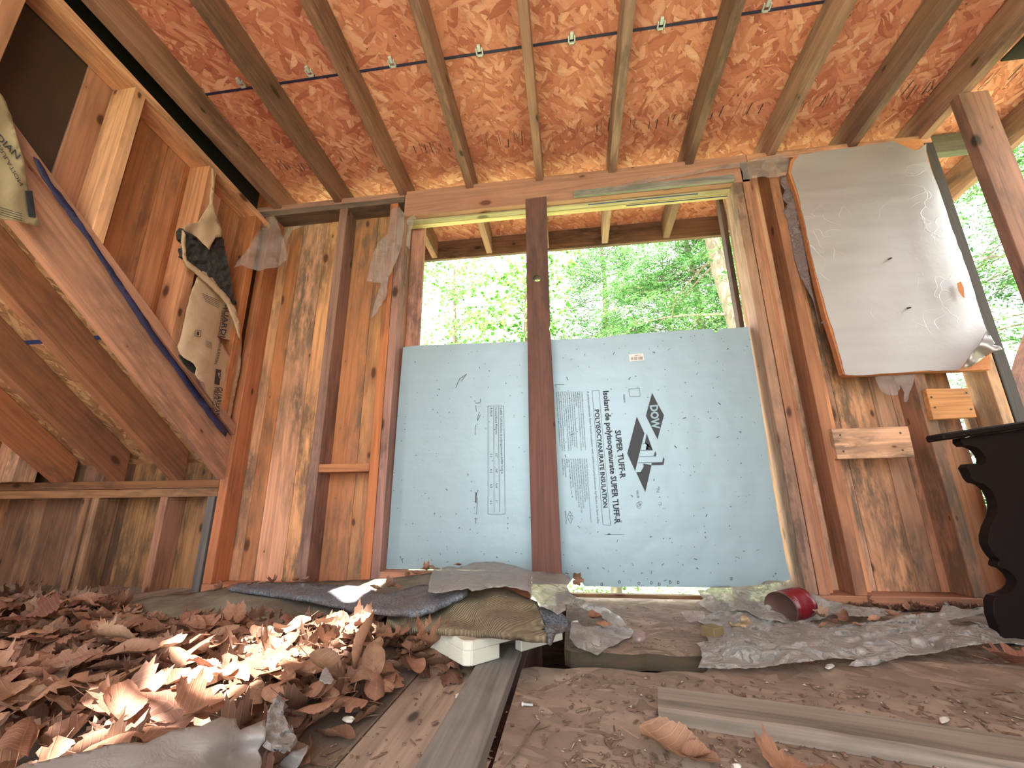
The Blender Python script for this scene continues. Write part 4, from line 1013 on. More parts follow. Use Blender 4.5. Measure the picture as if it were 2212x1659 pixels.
# plastic on the heap
sheet('plastic_sheet', [(924,1278),(926,1262),(930,1245),(936,1230),(950,1226),(967,1223),(990,1226),(1022,1215),(1050,1213),(1068,1213),(1103,1220),(1146,1233),(1180,1236),(1215,1237),(1232,1248),(1225,1268),(1232,1280),(1245,1289),(1236,1300),(1222,1306),(1222,1318),(1205,1327),(1190,1318),(1169,1309),(1155,1292),(1139,1276),(1093,1266),(1050,1271),(1020,1277),(1010,1270),(975,1276),(941,1281)],
  [(924,1278,.080),(941,1281,.084),(1012,1276,.096),(1093,1266,.094),(1139,1276,.092),(1169,1309,.085),(1205,1327,.066),(1215,1306,.066),(1232,1268,.05),(1245,1289,.03),(1022,1215,.068),(1103,1220,.066),(1215,1237,.045),(936,1230,.06)], 'z', POLY, step=7, jag=1.2, thick=.0006, wr=crum(.006, 16, 3),
  label='dusty clear plastic sheet crumpled over the carpet heap below the centre post', cat='plastic sheet')
sheet('plastic_sheet', [(1240,1290),(1262,1296),(1286,1309),(1305,1312),(1321,1321),(1334,1328),(1346,1339),(1359,1352),(1372,1367),(1360,1378),(1346,1382),(1330,1392),(1316,1397),(1300,1408),(1291,1415),(1270,1406),(1250,1400),(1238,1388),(1230,1377),(1232,1360),(1235,1342),(1248,1340),(1256,1350),(1268,1354),(1290,1352),(1310,1350),(1312,1340),(1298,1332),(1280,1322),(1262,1316),(1238,1305)],
  [(1240,1290,.005),(1286,1309,-.03),(1346,1339,-.042),(1372,1367,-.045),(1291,1415,-.05),(1230,1377,-.03),(1235,1342,-.015)], 'z', POLY, step=6, jag=1.2, thick=.0006, wr=crum(.004, 20, 6),
  label='torn scrap of grey plastic with ragged edges right of the styrofoam lid', cat='plastic sheet')
sheet('plastic_sheet', [(1504,1274),(1540,1268),(1599,1263),(1612,1258),(1632,1256),(1650,1250),(1678,1248),(1700,1250),(1712,1258),(1734,1274),(1760,1284),(1779,1292),(1810,1300),(1850,1309),(1880,1312),(1907,1314),(1948,1321),(1930,1328),(1890,1332),(1840,1330),(1790,1330),(1770,1340),(1700,1345),(1640,1335),(1610,1318),(1570,1320),(1545,1326),(1530,1318),(1515,1308),(1504,1301),(1520,1292)],
  [(1504,1274,-.02),(1560,1268,.0),(1678,1248,.018),(1734,1274,.0),(1850,1309,-.03),(1948,1321,-.038),(1770,1340,-.042),(1610,1318,-.034),(1530,1318,-.045),(1640,1290,-.006)], 'z', POLY, step=5.5, jag=1.2, thick=.0005, wr=crum(.008, 17, 12),
  label='dusty plastic sheet bunched against the foot of the right window studs behind the can', cat='plastic sheet')
def fdep():
    base = idw([(1905,1342,-.022),(1980,1328,-.018),(2147,1311,-.022),(2212,1385,-.038),(2001,1413,-.038),(1854,1440,-.040),(1635,1443,-.040),(1504,1389,-.036),(1600,1390,-.016),(1526,1348,-.043),(1734,1400,-.014),(1700,1350,-.038),(1800,1345,-.034),(1517,1425,-.040),(2060,1370,-.012)])
    return base
sheet('plastic_sheet', [(1526,1348),(1515,1345),(1508,1342),(1515,1335),(1524,1334),(1535,1326),(1560,1318),(1600,1322),(1640,1332),(1665,1336),(1700,1340),(1732,1340),(1760,1346),(1790,1356),(1830,1350),(1870,1344),(1905,1342),(1940,1332),(1980,1326),(2030,1322),(2040,1300),(2052,1308),(2084,1316),(2120,1311),(2147,1311),(2153,1319),(2130,1326),(2090,1332),(2042,1340),(2060,1350),(2090,1352),(2120,1346),(2147,1357),(2180,1372),(2230,1382),(2230,1396),(2180,1390),(2126,1390),(2063,1399),(2030,1408),(2001,1413),(1960,1416),(1927,1424),(1890,1436),(1854,1440),(1833,1438),(1850,1424),(1800,1422),(1750,1428),(1734,1430),(1690,1434),(1635,1443),(1570,1444),(1508,1443),(1517,1421),(1513,1398),(1504,1389),(1531,1385),(1522,1368)],
  fdep(), 'z', POLY, step=5.5, jag=1.2, thick=.0005, wr=lambda p: .0065*(1-2.4*abs(noise.noise(Vector((p.x*5+p.y*3, p.y*24-p.x*5, .3)))))+.0035*(1-2*abs(noise.noise(Vector((p.x*24+p.y*9, p.y*44-p.x*18, 2.3)))))+.002*nz(p, 50, 2),
  label='long dusty plastic sheet spread in creased folds from the floor gap to the carved table', cat='plastic sheet')
sheet('plastic_sheet', [(60,1700),(57,1652),(120,1637),(187,1622),(230,1610),(269,1603),(316,1605),(345,1590),(373,1577),(410,1570),(434,1569),(460,1556),(478,1548),(495,1552),(510,1551),(512,1566),(519,1577),(545,1566),(573,1554),(574,1580),(573,1599),(563,1612),(557,1621),(564,1634),(566,1646),(562,1672),(560,1700)],
  [(57,1652,.03),(269,1603,.035),(434,1569,.035),(573,1554,.022),(566,1650,.0),(300,1700,.03)], 'z', POLY_GREY, step=11, jag=1.3, thick=.0012, wr=crum(.003, 10, 21),
  label='smooth grey plastic sheet with torn edge in the bottom left corner', cat='plastic sheet')
sheet('plastic_sheet', [(665,1609),(664,1620),(655,1634),(648,1650),(630,1672),(590,1690),(598,1660),(606,1645),(616,1636),(632,1622),(650,1616)], [(665,1611,-.01),(600,1672,-.03)], 'z', POLY_GREY, step=7, jag=1, thick=.0006, wr=crum(.004, 30, 2),
  label='small pale plastic scrap at the bottom beside the leaf pile', cat='plastic sheet')
# loose plank, right foreground
A = at(1424,1563,'z',FZ); Tn = at(1421,1529,'y',A.y); zt = Tn.z; Bf = at(1421,1481,'z',zt); Dd = at(1853,1633,'z',FZ)-A; Dd.normalize()
n_ = Vector((-Dd.y, Dd.x, 0)); wd = max(.07, (Bf-A).dot(n_))
EV = Vector((Bf.x-A.x, Bf.y-A.y, 0))
print('plank', EV, zt)
def plank_loose():
    bm = bmesh.new(); N = 26; rings = []
    for i in range(N+1):
        t = i/N*1.3; q = Vector((A.x, A.y, FZ))+Dd*t
        h = zt-FZ+.0015*math.sin(t*9)
        e = .0015*noise.noise(q*14)
        rings.append([bm.verts.new(q+Vector((0,0,.0005))), bm.verts.new(q+EV+Vector((0,0,.0005))), bm.verts.new(q+EV*.985+Vector((0,0,h-.003))), bm.verts.new(q+EV*.95+Vector((0,0,h))), bm.verts.new(q+n_*(.004+e)+Vector((0,0,h+e))), bm.verts.new(q+n_*e+Vector((0,0,h-.004)))])
    for i in range(N):
        for k in range(6): bm.faces.new((rings[i][k], rings[i][(k+1)%6], rings[i+1][(k+1)%6], rings[i+1][k]))
    bm.faces.new(rings[0]); bm.faces.new(rings[-1][::-1])
    me_ang = math.atan2(Dd.y, Dd.x)
    o = bm_obj('loose_plank', bm, wood('x', c1=(.36,.29,.225), c2=(.37,.30,.235), dark=(.08,.05,.03), stain=.4, stainc=(.09,.06,.04), grain=.95, tag='_lumber'))
    me = o.data; c, s2 = math.cos(-me_ang), math.sin(-me_ang)
    for v in me.vertices: x, y = v.co.x, v.co.y; v.co.x = c*x-s2*y; v.co.y = s2*x+c*y
    o.rotation_euler.z = me_ang
    return setp(o, 'thick weathered plank with a big knot lying loose in the right foreground', 'plank')
plank_loose()

# red can on its side
can = empty('red_can', at(1715,1340,'z',-.045), label='red ribbed steel can lying on its side on the plastic sheet', cat='can')
def make_can():
    c0 = at(1687,1313,'y',1.38)
    ax = Vector((.78,.62,.02)).normalized(); R = .0445; L = .104
    e1 = ax.cross(Vector((0,0,1))).normalized(); e2 = e1.cross(ax).normalized()
    def body(bm, prof, seg=40, caps=False):
        rings = [[bm.verts.new(c0+ax*t+(e1*math.cos(2*math.pi*k/seg)*r+e2*math.sin(2*math.pi*k/seg)*r*.9)) for k in range(seg)] for t, r in prof]
        for i in range(len(rings)-1):
            for k in range(seg): bm.faces.new((rings[i][k], rings[i][(k+1)%seg], rings[i+1][(k+1)%seg], rings[i+1][k]))
        if caps: bm.faces.new(rings[-1])
        return rings
    bm = bmesh.new(); prof = [(0,R)]; 
    for i in range(48):
        t = i/47; rib = .0019*math.sin((t-.22)/.62*2*math.pi*7) if .22 < t < .84 else 0
        prof.append((.002+t*(L-.004), R-.0012+rib))
    prof += [(L,R),(L,R-.002),(L-.003,R-.003)]
    body(bm, prof, caps=True)
    red = plain('red_enamel', (.17,.008,.014), .3, var=.25, nz=30)
    bm_obj('can_body', bm, red, can, True)
    bm = bmesh.new(); body(bm, [(-.0005,R+.0006),(-.0025,R),(-.0025,R-.002),(.003,R-.0035),(.003,.0005)], caps=True)
    bm_obj('can_end', bm, plain('rusty_can_end', (.075,.035,.028), .55, var=.6, nz=40), can, True)
    bm = bmesh.new(); seg = 8; r2 = R+.0012; vs = []
    for j in range(2):
        for k in range(seg+1):
            a = math.radians(18+46*k/seg)
            vs.append(bm.verts.new(c0+ax*(.014+j*.012)+(-e1*math.cos(a)*r2*-1*-1+e2*math.sin(a)*r2*.9)))
    for k in range(seg): bm.faces.new((vs[k], vs[k+1], vs[seg+2+k], vs[seg+1+k]))
    bm_obj('barcode_label', bm, LABEL, can)
make_can()
# little box and torn carton
bxo = empty('small_box', at(1556,1378,'z',-.04), label='tiny olive brown carton with a barcode end on the plastic sheet', cat='box')
def small_box():
    p = at(1540,1376,'z',.004); a = Vector((.82,.57,0)).normalized(); n2 = Vector((-a.y,a.x,0))
    a, n2 = n2, a
    c = at(1567,1378,'z',-.036)
    q = [c-n2*.037, c, c+a*.038, c+a*.038-n2*.037]
    bm = bmesh.new(); add_prism(bm, q, (0,0,.024), None, .0015); bm_obj('carton', bm, plain('olive_card', (.20,.15,.07), .7, var=.35), bxo)
    bm = bmesh.new(); e = n2*.0012
    vs = [bm.verts.new(v) for v in (c+e+a*.004+Vector((0,0,.004)), c+e+a*.028+Vector((0,0,.004)), c+e+a*.028+Vector((0,0,.018)), c+e+a*.004+Vector((0,0,.018)))]; bm.faces.new(vs); bm_obj('barcode_label', bm, LABEL, bxo)
    bm = bmesh.new(); e = n2*.0018
    for k in range(6):
        t = .006+k*.0036; bm.faces.new([bm.verts.new(v) for v in (c+e+a*t+Vector((0,0,.006)), c+e+a*(t+.0016)+Vector((0,0,.006)), c+e+a*(t+.0016)+Vector((0,0,.016)), c+e+a*t+Vector((0,0,.016)))])
    bm_obj('barcode', bm, INK, bxo)
small_box()
CARD = plain('torn_card', (.42,.30,.17), .85, nz=50, var=.3)
sheet('torn_carton', [(1575,1341),(1582,1350),(1600,1346),(1598,1330),(1606,1328),(1618,1336),(1626,1346),(1636,1360),(1625,1365),(1608,1364),(1590,1360),(1580,1354)], [(1575,1341,-.01),(1600,1330,.0),(1630,1362,-.03),(1590,1360,-.03)], 'z', CARD, step=5, jag=1.5, thick=.0015, wr=crum(.006, 30), label='torn piece of tan carton between the little box and the red can', cat='cardboard')
# glass jar / curled clear tube left of the plastic
sheet('plastic_curl', [(1471,1322),(1478,1318),(1520,1320),(1524,1330),(1518,1338),(1490,1344),(1483,1338),(1478,1332)], [(1471,1322,-.025),(1522,1328,-.025),(1490,1342,-.04)], 'z', POLY_CLEAR, step=5, jag=.6, thick=.0008, wr=crum(.004, 30, 3), label='curled end of clear plastic sticking out left of the large sheet', cat='plastic sheet')

# ================================================================== LEAVES
def leaf_mesh(kind, L, curl, fold_, crumple, seed):
    rs = random.Random(seed)
    if kind == 'ovate':
        ol = []; n = 22
        for i in range(n+1):
            t = i/n; w_ = .30*L*math.sin(math.pi*min(1, t**.85))**.8*(1+.05*(i%2)); ol.append((t*L, w_))
        ol = ol + [(x, -y) for x, y in ol[-2:0:-1]]
    elif kind == 'maple':
        ol = []
        lob = [(0,.90),(.50,.56),(.95,.80),(1.35,.52),(1.95,.62),(2.5,.40),(3.14,.2)]
        def rad(a):
            a = abs(a)
            for (a0, r0), (a1, r1) in zip(lob, lob[1:]):
                if a0 <= a <= a1: t = (a-a0)/(a1-a0); return r0+(r1-r0)*t
            return .1
        N = 44
        for i in range(N):
            a = -math.pi+2*math.pi*i/N; r = rad(a)*L*.62*(1+(.10 if i%2 else -.05))
            ol.append((L*.35+r*math.cos(a), r*math.sin(a)))
    else:
        ol = []; n = 26
        for i in range(n+1):
            t = i/n; w_ = L*(.10+.22*math.sin(math.pi*t)**.7*(1 if math.sin(t*22) > -.2 else .45)); w_ *= (1 if 0 < i < n else 0); ol.append((t*L, w_))
        ol = ol+[(x, -y) for x, y in ol[-2:0:-1]]
    pts = list(ol); edges = [(i, (i+1)%len(ol)) for i in range(len(ol))]; st = L/8.0
    y = -L; 
    while y < L:
        x = -.1*L
        while x < 1.2*L:
            if in_poly(x, y, ol): pts.append((x+rs.uniform(-.2,.2)*st, y+rs.uniform(-.2,.2)*st))
            x += st
        y += st
    r = delaunay_2d_cdt([Vector(p) for p in pts], edges, [], 1, 1e-7)
    V = []
    for v in r[0]:
        x, y = v.x, v.y
        z = fold_*abs(y) + curl*(y*y)/L*3 + curl*.8*((x-L*.5)**2)/L*1.5
        q = Vector((x*26, y*26, seed*3.1)); z += crumple*L*.11*noise.noise(q) + crumple*L*.07*noise.noise(q*2.3)
        # roll the blade round its midrib
        if curl > 1.0:
            R = L/(curl*2.4); a = y/R; z2 = R*(1-math.cos(a)); y = R*math.sin(a); z = z2+crumple*L*.08*noise.noise(q)
        V.append((x-L*.45, y, z))
    V0 = len(V); F_ = [tuple(f) for f in r[2]]
    # petiole
    st_ = [(-.02*L-L*.45,0,0),(-.16*L-L*.45,.01*L,.02*L),(-.32*L-L*.45,.03*L,.05*L)]
    for i, (x, y, z) in enumerate(st_):
        for dy, dz in ((-.007,0),(.007,0),(0,.010)): V.append((x, y+dy*L*1.2, z+dz*L))
    for i in range(2):
        for k in range(3):
            a, b2 = V0+i*3+k, V0+i*3+(k+1)%3; F_.append((a, b2, b2+3, a+3))
    me = bpy.data.meshes.new('leaf'); me.from_pydata(V, [], F_); me.polygons.foreach_set('use_smooth', [True]*len(F_)); me.materials.append(DRY); me.update()
    return me
LM = [leaf_mesh('ovate', .085, .6, .25, .8, 1), leaf_mesh('ovate', .095, 1.5, .1, .9, 2), leaf_mesh('ovate', .075, .2, .5, 1.0, 3), leaf_mesh('ovate', .10, 2.0, 0, .6, 4), leaf_mesh('ovate', .08, -.5, .2, 1.1, 5),
      leaf_mesh('maple', .11, .5, .15, 1.1, 6), leaf_mesh('maple', .12, -.4, .2, 1.3, 7), leaf_mesh('maple', .10, .9, .3, 1.2, 8), leaf_mesh('oak', .11, .5, .2, .9, 9), leaf_mesh('oak', .10, 1.3, .1, 1.0, 10)]
PILE = [(-200,1305),(100,1288),(250,1290),(262,1335),(360,1350),(480,1352),(620,1350),(760,1345),(835,1348),(905,1378),(960,1440),(1000,1462),(940,1478),(850,1490),(815,1560),(750,1590),(680,1640),(610,1680),(560,1800),(-400,1800)]
GREYP = [(80,1700),(80,1655),(269,1612),(373,1590),(478,1562),(560,1575),(560,1700)]
def edge_d(x, y, P):
    m = 1e9
    for i in range(len(P)):
        a = Vector(P[i]); b2 = Vector(P[(i+1)%len(P)]); q = Vector((x, y)); t = max(0, min(1, (q-a).dot(b2-a)/((b2-a).length_squared+1e-9))); m = min(m, (q-(a+(b2-a)*t)).length)
    return m
def pile_h(x, y):
    px, py = proj((x, y, FZ))
    if not in_poly(px, py, PILE): return None
    d = min(1, edge_d(px, py, PILE)/75)
    return FZ+.004+(.045+.022*noise.noise(Vector((x*6, y*6, 0))))*d
rs = random.Random(21)
def rot_rand(tilt): return (rs.gauss(0, tilt), rs.gauss(0, tilt), rs.uniform(0, 6.283))
leaf0 = None
def put_leaf(me, loc, rot, sc, label, group):
    o = bpy.data.objects.new('dry_leaf', me); COL.objects.link(o); o.location = loc; o.rotation_euler = rot; o.scale = (sc,)*3
    return setp(o, label, 'leaf', group)
KL = ['folded oval dry leaf','half rolled oval dry leaf','small creased oval dry leaf','tightly rolled dry leaf','flattish crinkled oval dry leaf','lobed dry maple leaf','big crumpled maple leaf','curled maple leaf','wavy edged dry oak leaf','rolled wavy oak leaf']
SUNP = [(540,1352),(620,1320),(800,1335),(790,1375),(560,1480),(400,1545),(280,1585),(100,1670),(-60,1670),(-20,1600),(230,1540),(300,1500),(310,1400)]
def zone(px, py):
    if in_poly(px, py, SUNP): return 'in the bright sunlit streak of the pile'
    if px > 600: return 'on the shaded pile side beside the planks'
    if py < 1400: return 'in the dim far part of the pile'
    return 'in the near left part of the pile'
cnt = 0; tries = 0; placed = []
while cnt < 268 and tries < 30000:
    tries += 1
    x = rs.uniform(-1.75, -.13); y = rs.uniform(.40, 1.40)
    h = pile_h(x, y)
    if h is None: continue
    if rs.random() > (1.15-.55*(y-.4)): continue
    if any((x-a)**2+(y-b2)**2 < .017**2 for a, b2 in placed): continue
    pq = proj((x, y, h))
    if not (-60 < pq[0] < 1020 and pq[1] < 1720) or in_poly(pq[0], pq[1], GREYP): continue
    if pq[0] < 620 and pq[1] > 1690: continue
    placed.append((x, y))
    mi = rs.choice([0,0,1,1,2,3,3,4,5,6,7,8,9]); frot = rot_rand(.24)
    if rs.random() < .55: frot = (frot[0]+math.pi, frot[1], frot[2]); 
    put_leaf(LM[mi], (x, y, h+rs.uniform(.006, .022)), frot, rs.uniform(.62, .98)*(1 if y < 1.0 else .88), KL[mi]+' '+zone(*pq), 'dry leaves in the pile')
    cnt += 1
# loose leaf litter underneath, too fine and deep to count
def litter():
    V = []; F_ = []; R = []
    n = 0
    while n < 900:
        x = rs.uniform(-2.3, -.10); y = rs.uniform(.38, 1.55); h = pile_h(x, y)
        if h is None: continue
        px, py = proj((x, y, h))
        if in_poly(px, py, GREYP) and rs.random() < .9: continue
        me = rs.choice(LM); sc = rs.uniform(.45, .85)
        M = Matrix.Translation((x, y, FZ+.004+(h-FZ)*rs.uniform(.15, .95))) @ Matrix.Rotation(rs.uniform(0, 6.28), 4, 'Z') @ Matrix.Rotation(rs.gauss(0, .35), 4, 'X') @ Matrix.Rotation(rs.gauss(0, .35), 4, 'Y') @ Matrix.Scale(sc, 4)
        b0 = len(V); V += [tuple(M @ v.co) for v in me.vertices]; F_ += [tuple(b0+i for i in p.vertices) for p in me.polygons]; R += [rs.random()]*len(me.polygons); n += 1
    me = bpy.data.meshes.new('leaf_litter'); me.from_pydata(V, [], F_)
    at_ = me.attributes.new('rnd', 'FLOAT', 'FACE'); at_.data.foreach_set('value', R)
    me.polygons.foreach_set('use_smooth', [True]*len(F_))
    o = link('leaf_litter', me, DRYL); recenter(o)
    return setp(o, 'deep layer of small broken brown leaves under the leaf pile', 'leaf litter', kind='stuff')
DRYL = leafmat('leaf_litter', [(.0,(.10,.05,.032)), (.35,(.22,.115,.07)), (.6,(.30,.165,.10)), (.8,(.15,.07,.045)), (1.0,(.26,.16,.10))], .2)
litter()
def wall_dirt():
    V = []; F_ = []; R = []
    for k in range(420):
        px = rs.uniform(1790, 2150); py = 1292+ (px-1790)*.02 + abs(rs.gauss(0, 11)); z = PZ+.001+rs.uniform(0, .010)
        p = at(px, py, 'z', z)
        if p.y > 1.59: p.y = 1.59
        me = rs.choice(LM); sc = rs.uniform(.12, .34)
        M = Matrix.Translation(p+Vector((0,0,.003))) @ Matrix.Rotation(rs.uniform(0, 6.28), 4, 'Z') @ Matrix.Rotation(rs.gauss(0, .3), 4, 'X') @ Matrix.Scale(sc, 4)
        b0 = len(V); V += [tuple(M @ v.co) for v in me.vertices]; F_ += [tuple(b0+i for i in q.vertices) for q in me.polygons]; R += [rs.random()]*len(me.polygons)
    me = bpy.data.meshes.new('leaf_litter'); me.from_pydata(V, [], F_)
    at_ = me.attributes.new('rnd', 'FLOAT', 'FACE'); at_.data.foreach_set('value', R)
    o = link('leaf_litter', me, DRYL); recenter(o)
    setp(o, 'dark crumbled leaf dirt along the foot of the wall behind the can and table', 'leaf litter', kind='stuff')
wall_dirt()
def one_leaf(px, py, z, mi, rot, sc, label, group=None, mode='z'):
    p = at(px, py, 'z', z); return put_leaf(LM[mi], p, rot, sc, label, group)
o = one_leaf(790,1385,.035, 3, (0, -1.35, .3), 1.15, 'tall rolled beech leaf standing upright at the right edge of the leaf pile')
one_leaf(1450,1622,FZ+.008, 0, (.1,.05,-.5), 1.1, 'veined orange brown leaf lying alone in front of the loose plank')
one_leaf(1510,1640,FZ+.010, 2, (.2,.3,.3), .75, 'small curled leaf touching the veined leaf in front of the plank')
one_leaf(1700,1668,FZ+.012, 5, (.2,.1,.8), .8, 'orange leaf cut off by the bottom edge of the picture')
one_leaf(1790,1670,FZ+.012, 6, (.1,.2,2.0), .8, 'orange lobed leaf at the bottom edge, right of its neighbour')
one_leaf(2190,1430,-.038, 8, (.1,.1,.2), 1.0, 'tan leaf at the right edge below the carved table')
one_leaf(2185,1366,-.04, 6, (.2,.1,1.2), .7, 'brown leaf at the foot of the carved table')
one_leaf(1284,1334,-.012, 2, (.3,.2,.9), .75, 'curled red brown leaf on the torn plastic scrap')
one_leaf(1304,1343,-.02, 4, (.2,.2,.2), .6, 'small brown leaf on the torn plastic scrap, right of the curled one')
one_leaf(1735,1436,-.036, 5, (.3,.1,2.2), .45, 'small peach coloured leaf below the long plastic sheet')
one_leaf(1247,1253,.03, 7, (1.3,.1,.0), .5, 'pointed rusty leaf leaning on the foam board beside the centre post')
one_leaf(958,1512,FZ+.01, 6, (.1,.2,.4), .01+.0, 'x') if False else None
for k, (px, py, z) in enumerate([(540,1262,.018),(566,1262,.02),(590,1258,.02),(612,1256,.02),(640,1252,.02),(660,1254,.02),(476,1272,.0),(500,1266,.004),(880,1243,.04),(900,1240,.045),(920,1232,.05),(936,1224,.055),(990,1221,.07),(810,1272,.045),(840,1268,.05),(860,1264,.05)]):
    one_leaf(px, py, z+.004, [2,0,7,4][k%4], rot_rand(.5), .42, 'small brown leaf scrap lying along the foot of the wall left of the centre post', 'leaf scraps along the wall')
for k, (px, py, z) in enumerate([(1780,1352,.014),(1800,1345,.014),(1770,1330,.012),(1850,1345,.016),(1890,1338,.014),(1925,1328,.01),(1870,1300,.005),(1900,1306,.005),(1960,1312,.0),(1985,1330,.01),(1830,1332,.012)]):
    one_leaf(px, py, z-.036, [2,0,7,4][k%4], rot_rand(.4), .42, 'brown leaf scrap among the plastic folds between the can and the table', 'leaf scraps by the can')
# chips, twigs, lint
def chip(px, py, z, r, col, label, group=None, name='paper_scrap', cat='scrap'):
    n = 7; ol = [(px+r*(1+.5*rs.random())*math.cos(6.28*k/n), py+r*.6*(1+.5*rs.random())*math.sin(6.28*k/n)) for k in range(n)]
    return sheet(name, ol, z, 'z', col, step=max(3, r*.6), jag=.5, thick=.0015, wr=crum(.004, 40, px), label=label, cat=cat, group=group)
WHT = plain('white_chip', (.66,.62,.55), .8, var=.25)
chip(752,1552,-.03, 11, WHT, 'white painted chip at the edge of the leaf pile')
chip(992,1503,-.03, 8, WHT, 'small white scrap in the gap beside the grey board')
chip(1792,1438,-.04, 8, WHT, 'white flake below the long plastic sheet')
chip(2040,1554,-.042, 10, WHT, 'white flake behind the loose plank at right')
chip(1590,1655,-.043, 11, WHT, 'white flake at the bottom edge in front of the plank')
sheet('lint_wad', [(592,1508),(606,1502),(614,1515),(612,1535),(618,1555),(622,1572),(640,1590),(632,1610),(612,1628),(590,1618),(576,1598),(574,1570),(578,1545),(584,1525)], lambda a, b2: .012+.012*noise.noise(Vector((a*.05,b2*.05,3))), 'z', LINT, step=5, jag=3, thick=.006, smooth=False, label='wad of grey lint at the right corner of the grey plastic', cat='lint')
sheet('cloth_scrap', [(700,1443),(706,1441),(712,1452),(722,1468),(716,1476),(702,1476),(690,1470),(694,1455)], .028, 'z', LINT, step=4, jag=1.2, thick=.001, label='frayed grey cloth scrap among the leaves', cat='cloth')
o = sheet('fluff_ball', [(1366,1375),(1370,1363),(1382,1360),(1394,1366),(1396,1380),(1388,1392),(1374,1391),(1367,1384)], lambda a, b2: -.004+.016*max(0,1-((a-1381)**2+(b2-1376)**2)/260), 'z', plain('pinkish_fluff', (.36,.27,.26), .95, nz=120, var=.5), step=3, jag=1, thick=.003, label='pinkish ball of fluff right of the torn plastic scrap', cat='fluff')
tube('twig', [at(1166,1560,'z',FZ+.004), at(1140,1590,'z',FZ+.006), at(1118,1622,'z',FZ+.005), at(1085,1660,'z',FZ+.004)], [.0012,.0016,.0016,.0012], TWIG, None, 6, 'thin bent twig on the floor right of the grey board', 'twig')
tube('twig', [at(820,1545,'z',FZ+.004), at(806,1545,'z',FZ+.008), at(790,1548,'z',FZ+.004), at(765,1554,'z',FZ+.01)], .0011, TWIG, None, 6, 'fine leaf stalk lying on the planks beside the white chip', 'twig')
tube('twig', [at(1275,1530,'z',FZ+.003), at(1262,1532,'z',FZ+.004), at(1245,1537,'z',FZ+.003)], .002, TWIG, None, 6, 'short dark twig left of the loose plank', 'twig')
b0 = at(1127,1521,'z',FZ+.004); b1 = at(1151,1523,'z',FZ+.004)
tube('screw', [b0, b0+(b1-b0)*.15, b0+(b1-b0)*.2, b1], [.0035,.0035,.002,.0018], SILVER, None, 8, 'small steel screw on the floor beside the gap', 'screw')
def crumbs():
    V = []; F_ = []; R = []
    for k in range(4200):
        px = rs.uniform(640, 2230); py = rs.uniform(1290, 1670)
        z = FZ+.001
        p = at(px, py, 'z', z)
        if p.y > .97 and p.x > -.03:
            p = at(px, py, 'z', PZ+.001)
            if p.y < ff+.01 and p.x < .3: continue
        if p.y > 1.58 or in_poly(px, py, PILE): continue
        if p.x < -.03 and (p.y > .95 or rs.random() < .65): continue
        r = rs.choice([.0006,.0009,.0013,.002,.003])*rs.uniform(.6,1.2); a = rs.uniform(0,6.28); l = r*rs.choice([1,1,3,7 if r < .002 else 2])
        dx, dy = math.cos(a), math.sin(a); b0_ = len(V)
        for s1, s2 in ((-1,-1),(1,-.7),(.8,1),(-.9,.8)): V.append((p.x+dx*l*s1-dy*r*s2, p.y+dy*l*s1+dx*r*s2, p.z+.0004+r*.25*rs.random()))
        V.append((p.x, p.y, p.z+r*.9))
        for i in range(4): F_.append((b0_+i, b0_+(i+1)%4, b0_+4)); R.append(rs.random())
    me = bpy.data.meshes.new('floor_debris'); me.from_pydata(V, [], F_)
    at_ = me.attributes.new('rnd', 'FLOAT', 'FACE'); at_.data.foreach_set('value', R)
    o = link('floor_debris', me, DEB); recenter(o)
    setp(o, 'fine crumbs, splinters and dirt strewn over the floor panels', 'debris', kind='stuff')
DEB = leafmat('crumbs', [(.0,(.09,.055,.04)), (.5,(.22,.14,.09)), (.85,(.12,.07,.05)), (.93,(.55,.48,.40)), (1.0,(.35,.26,.19))], .0, 0)
crumbs()

# ================================================================== OUTSIDE
GZ = -2.9
def ground():
    m, nt, out = new_mat('forest_floor'); b = NB(nt)
    tc = b.n('ShaderNodeTexCoord'); v = tc.outputs['Object']
    a = b.noise(v, .9, 6, .7); c = b.noise(v, 5, 6, .7)
    col = b.mix(b.ramp(a.outputs[0], [(.4, 0.0), (.6, 1.0)]), (.24,.21,.13), (.20,.36,.09))
    col = b.mix(b.ramp(c.outputs[0], [(.45, 0.0), (.65, 1.0)]), col, (.40,.42,.24))
    b.bsdf(out, col, .95)
    bm = bmesh.new(); bmesh.ops.create_grid(bm, x_segments=60, y_segments=60, size=45)
    for v_ in bm.verts: v_.co.z = GZ+.25*noise.noise(v_.co*.25); v_.co.y += 12
    me = bpy.data.meshes.new('ground'); bm.to_mesh(me); bm.free(); o = link('ground', me, m, None, True)
    setp(o, kind='structure')
ground()
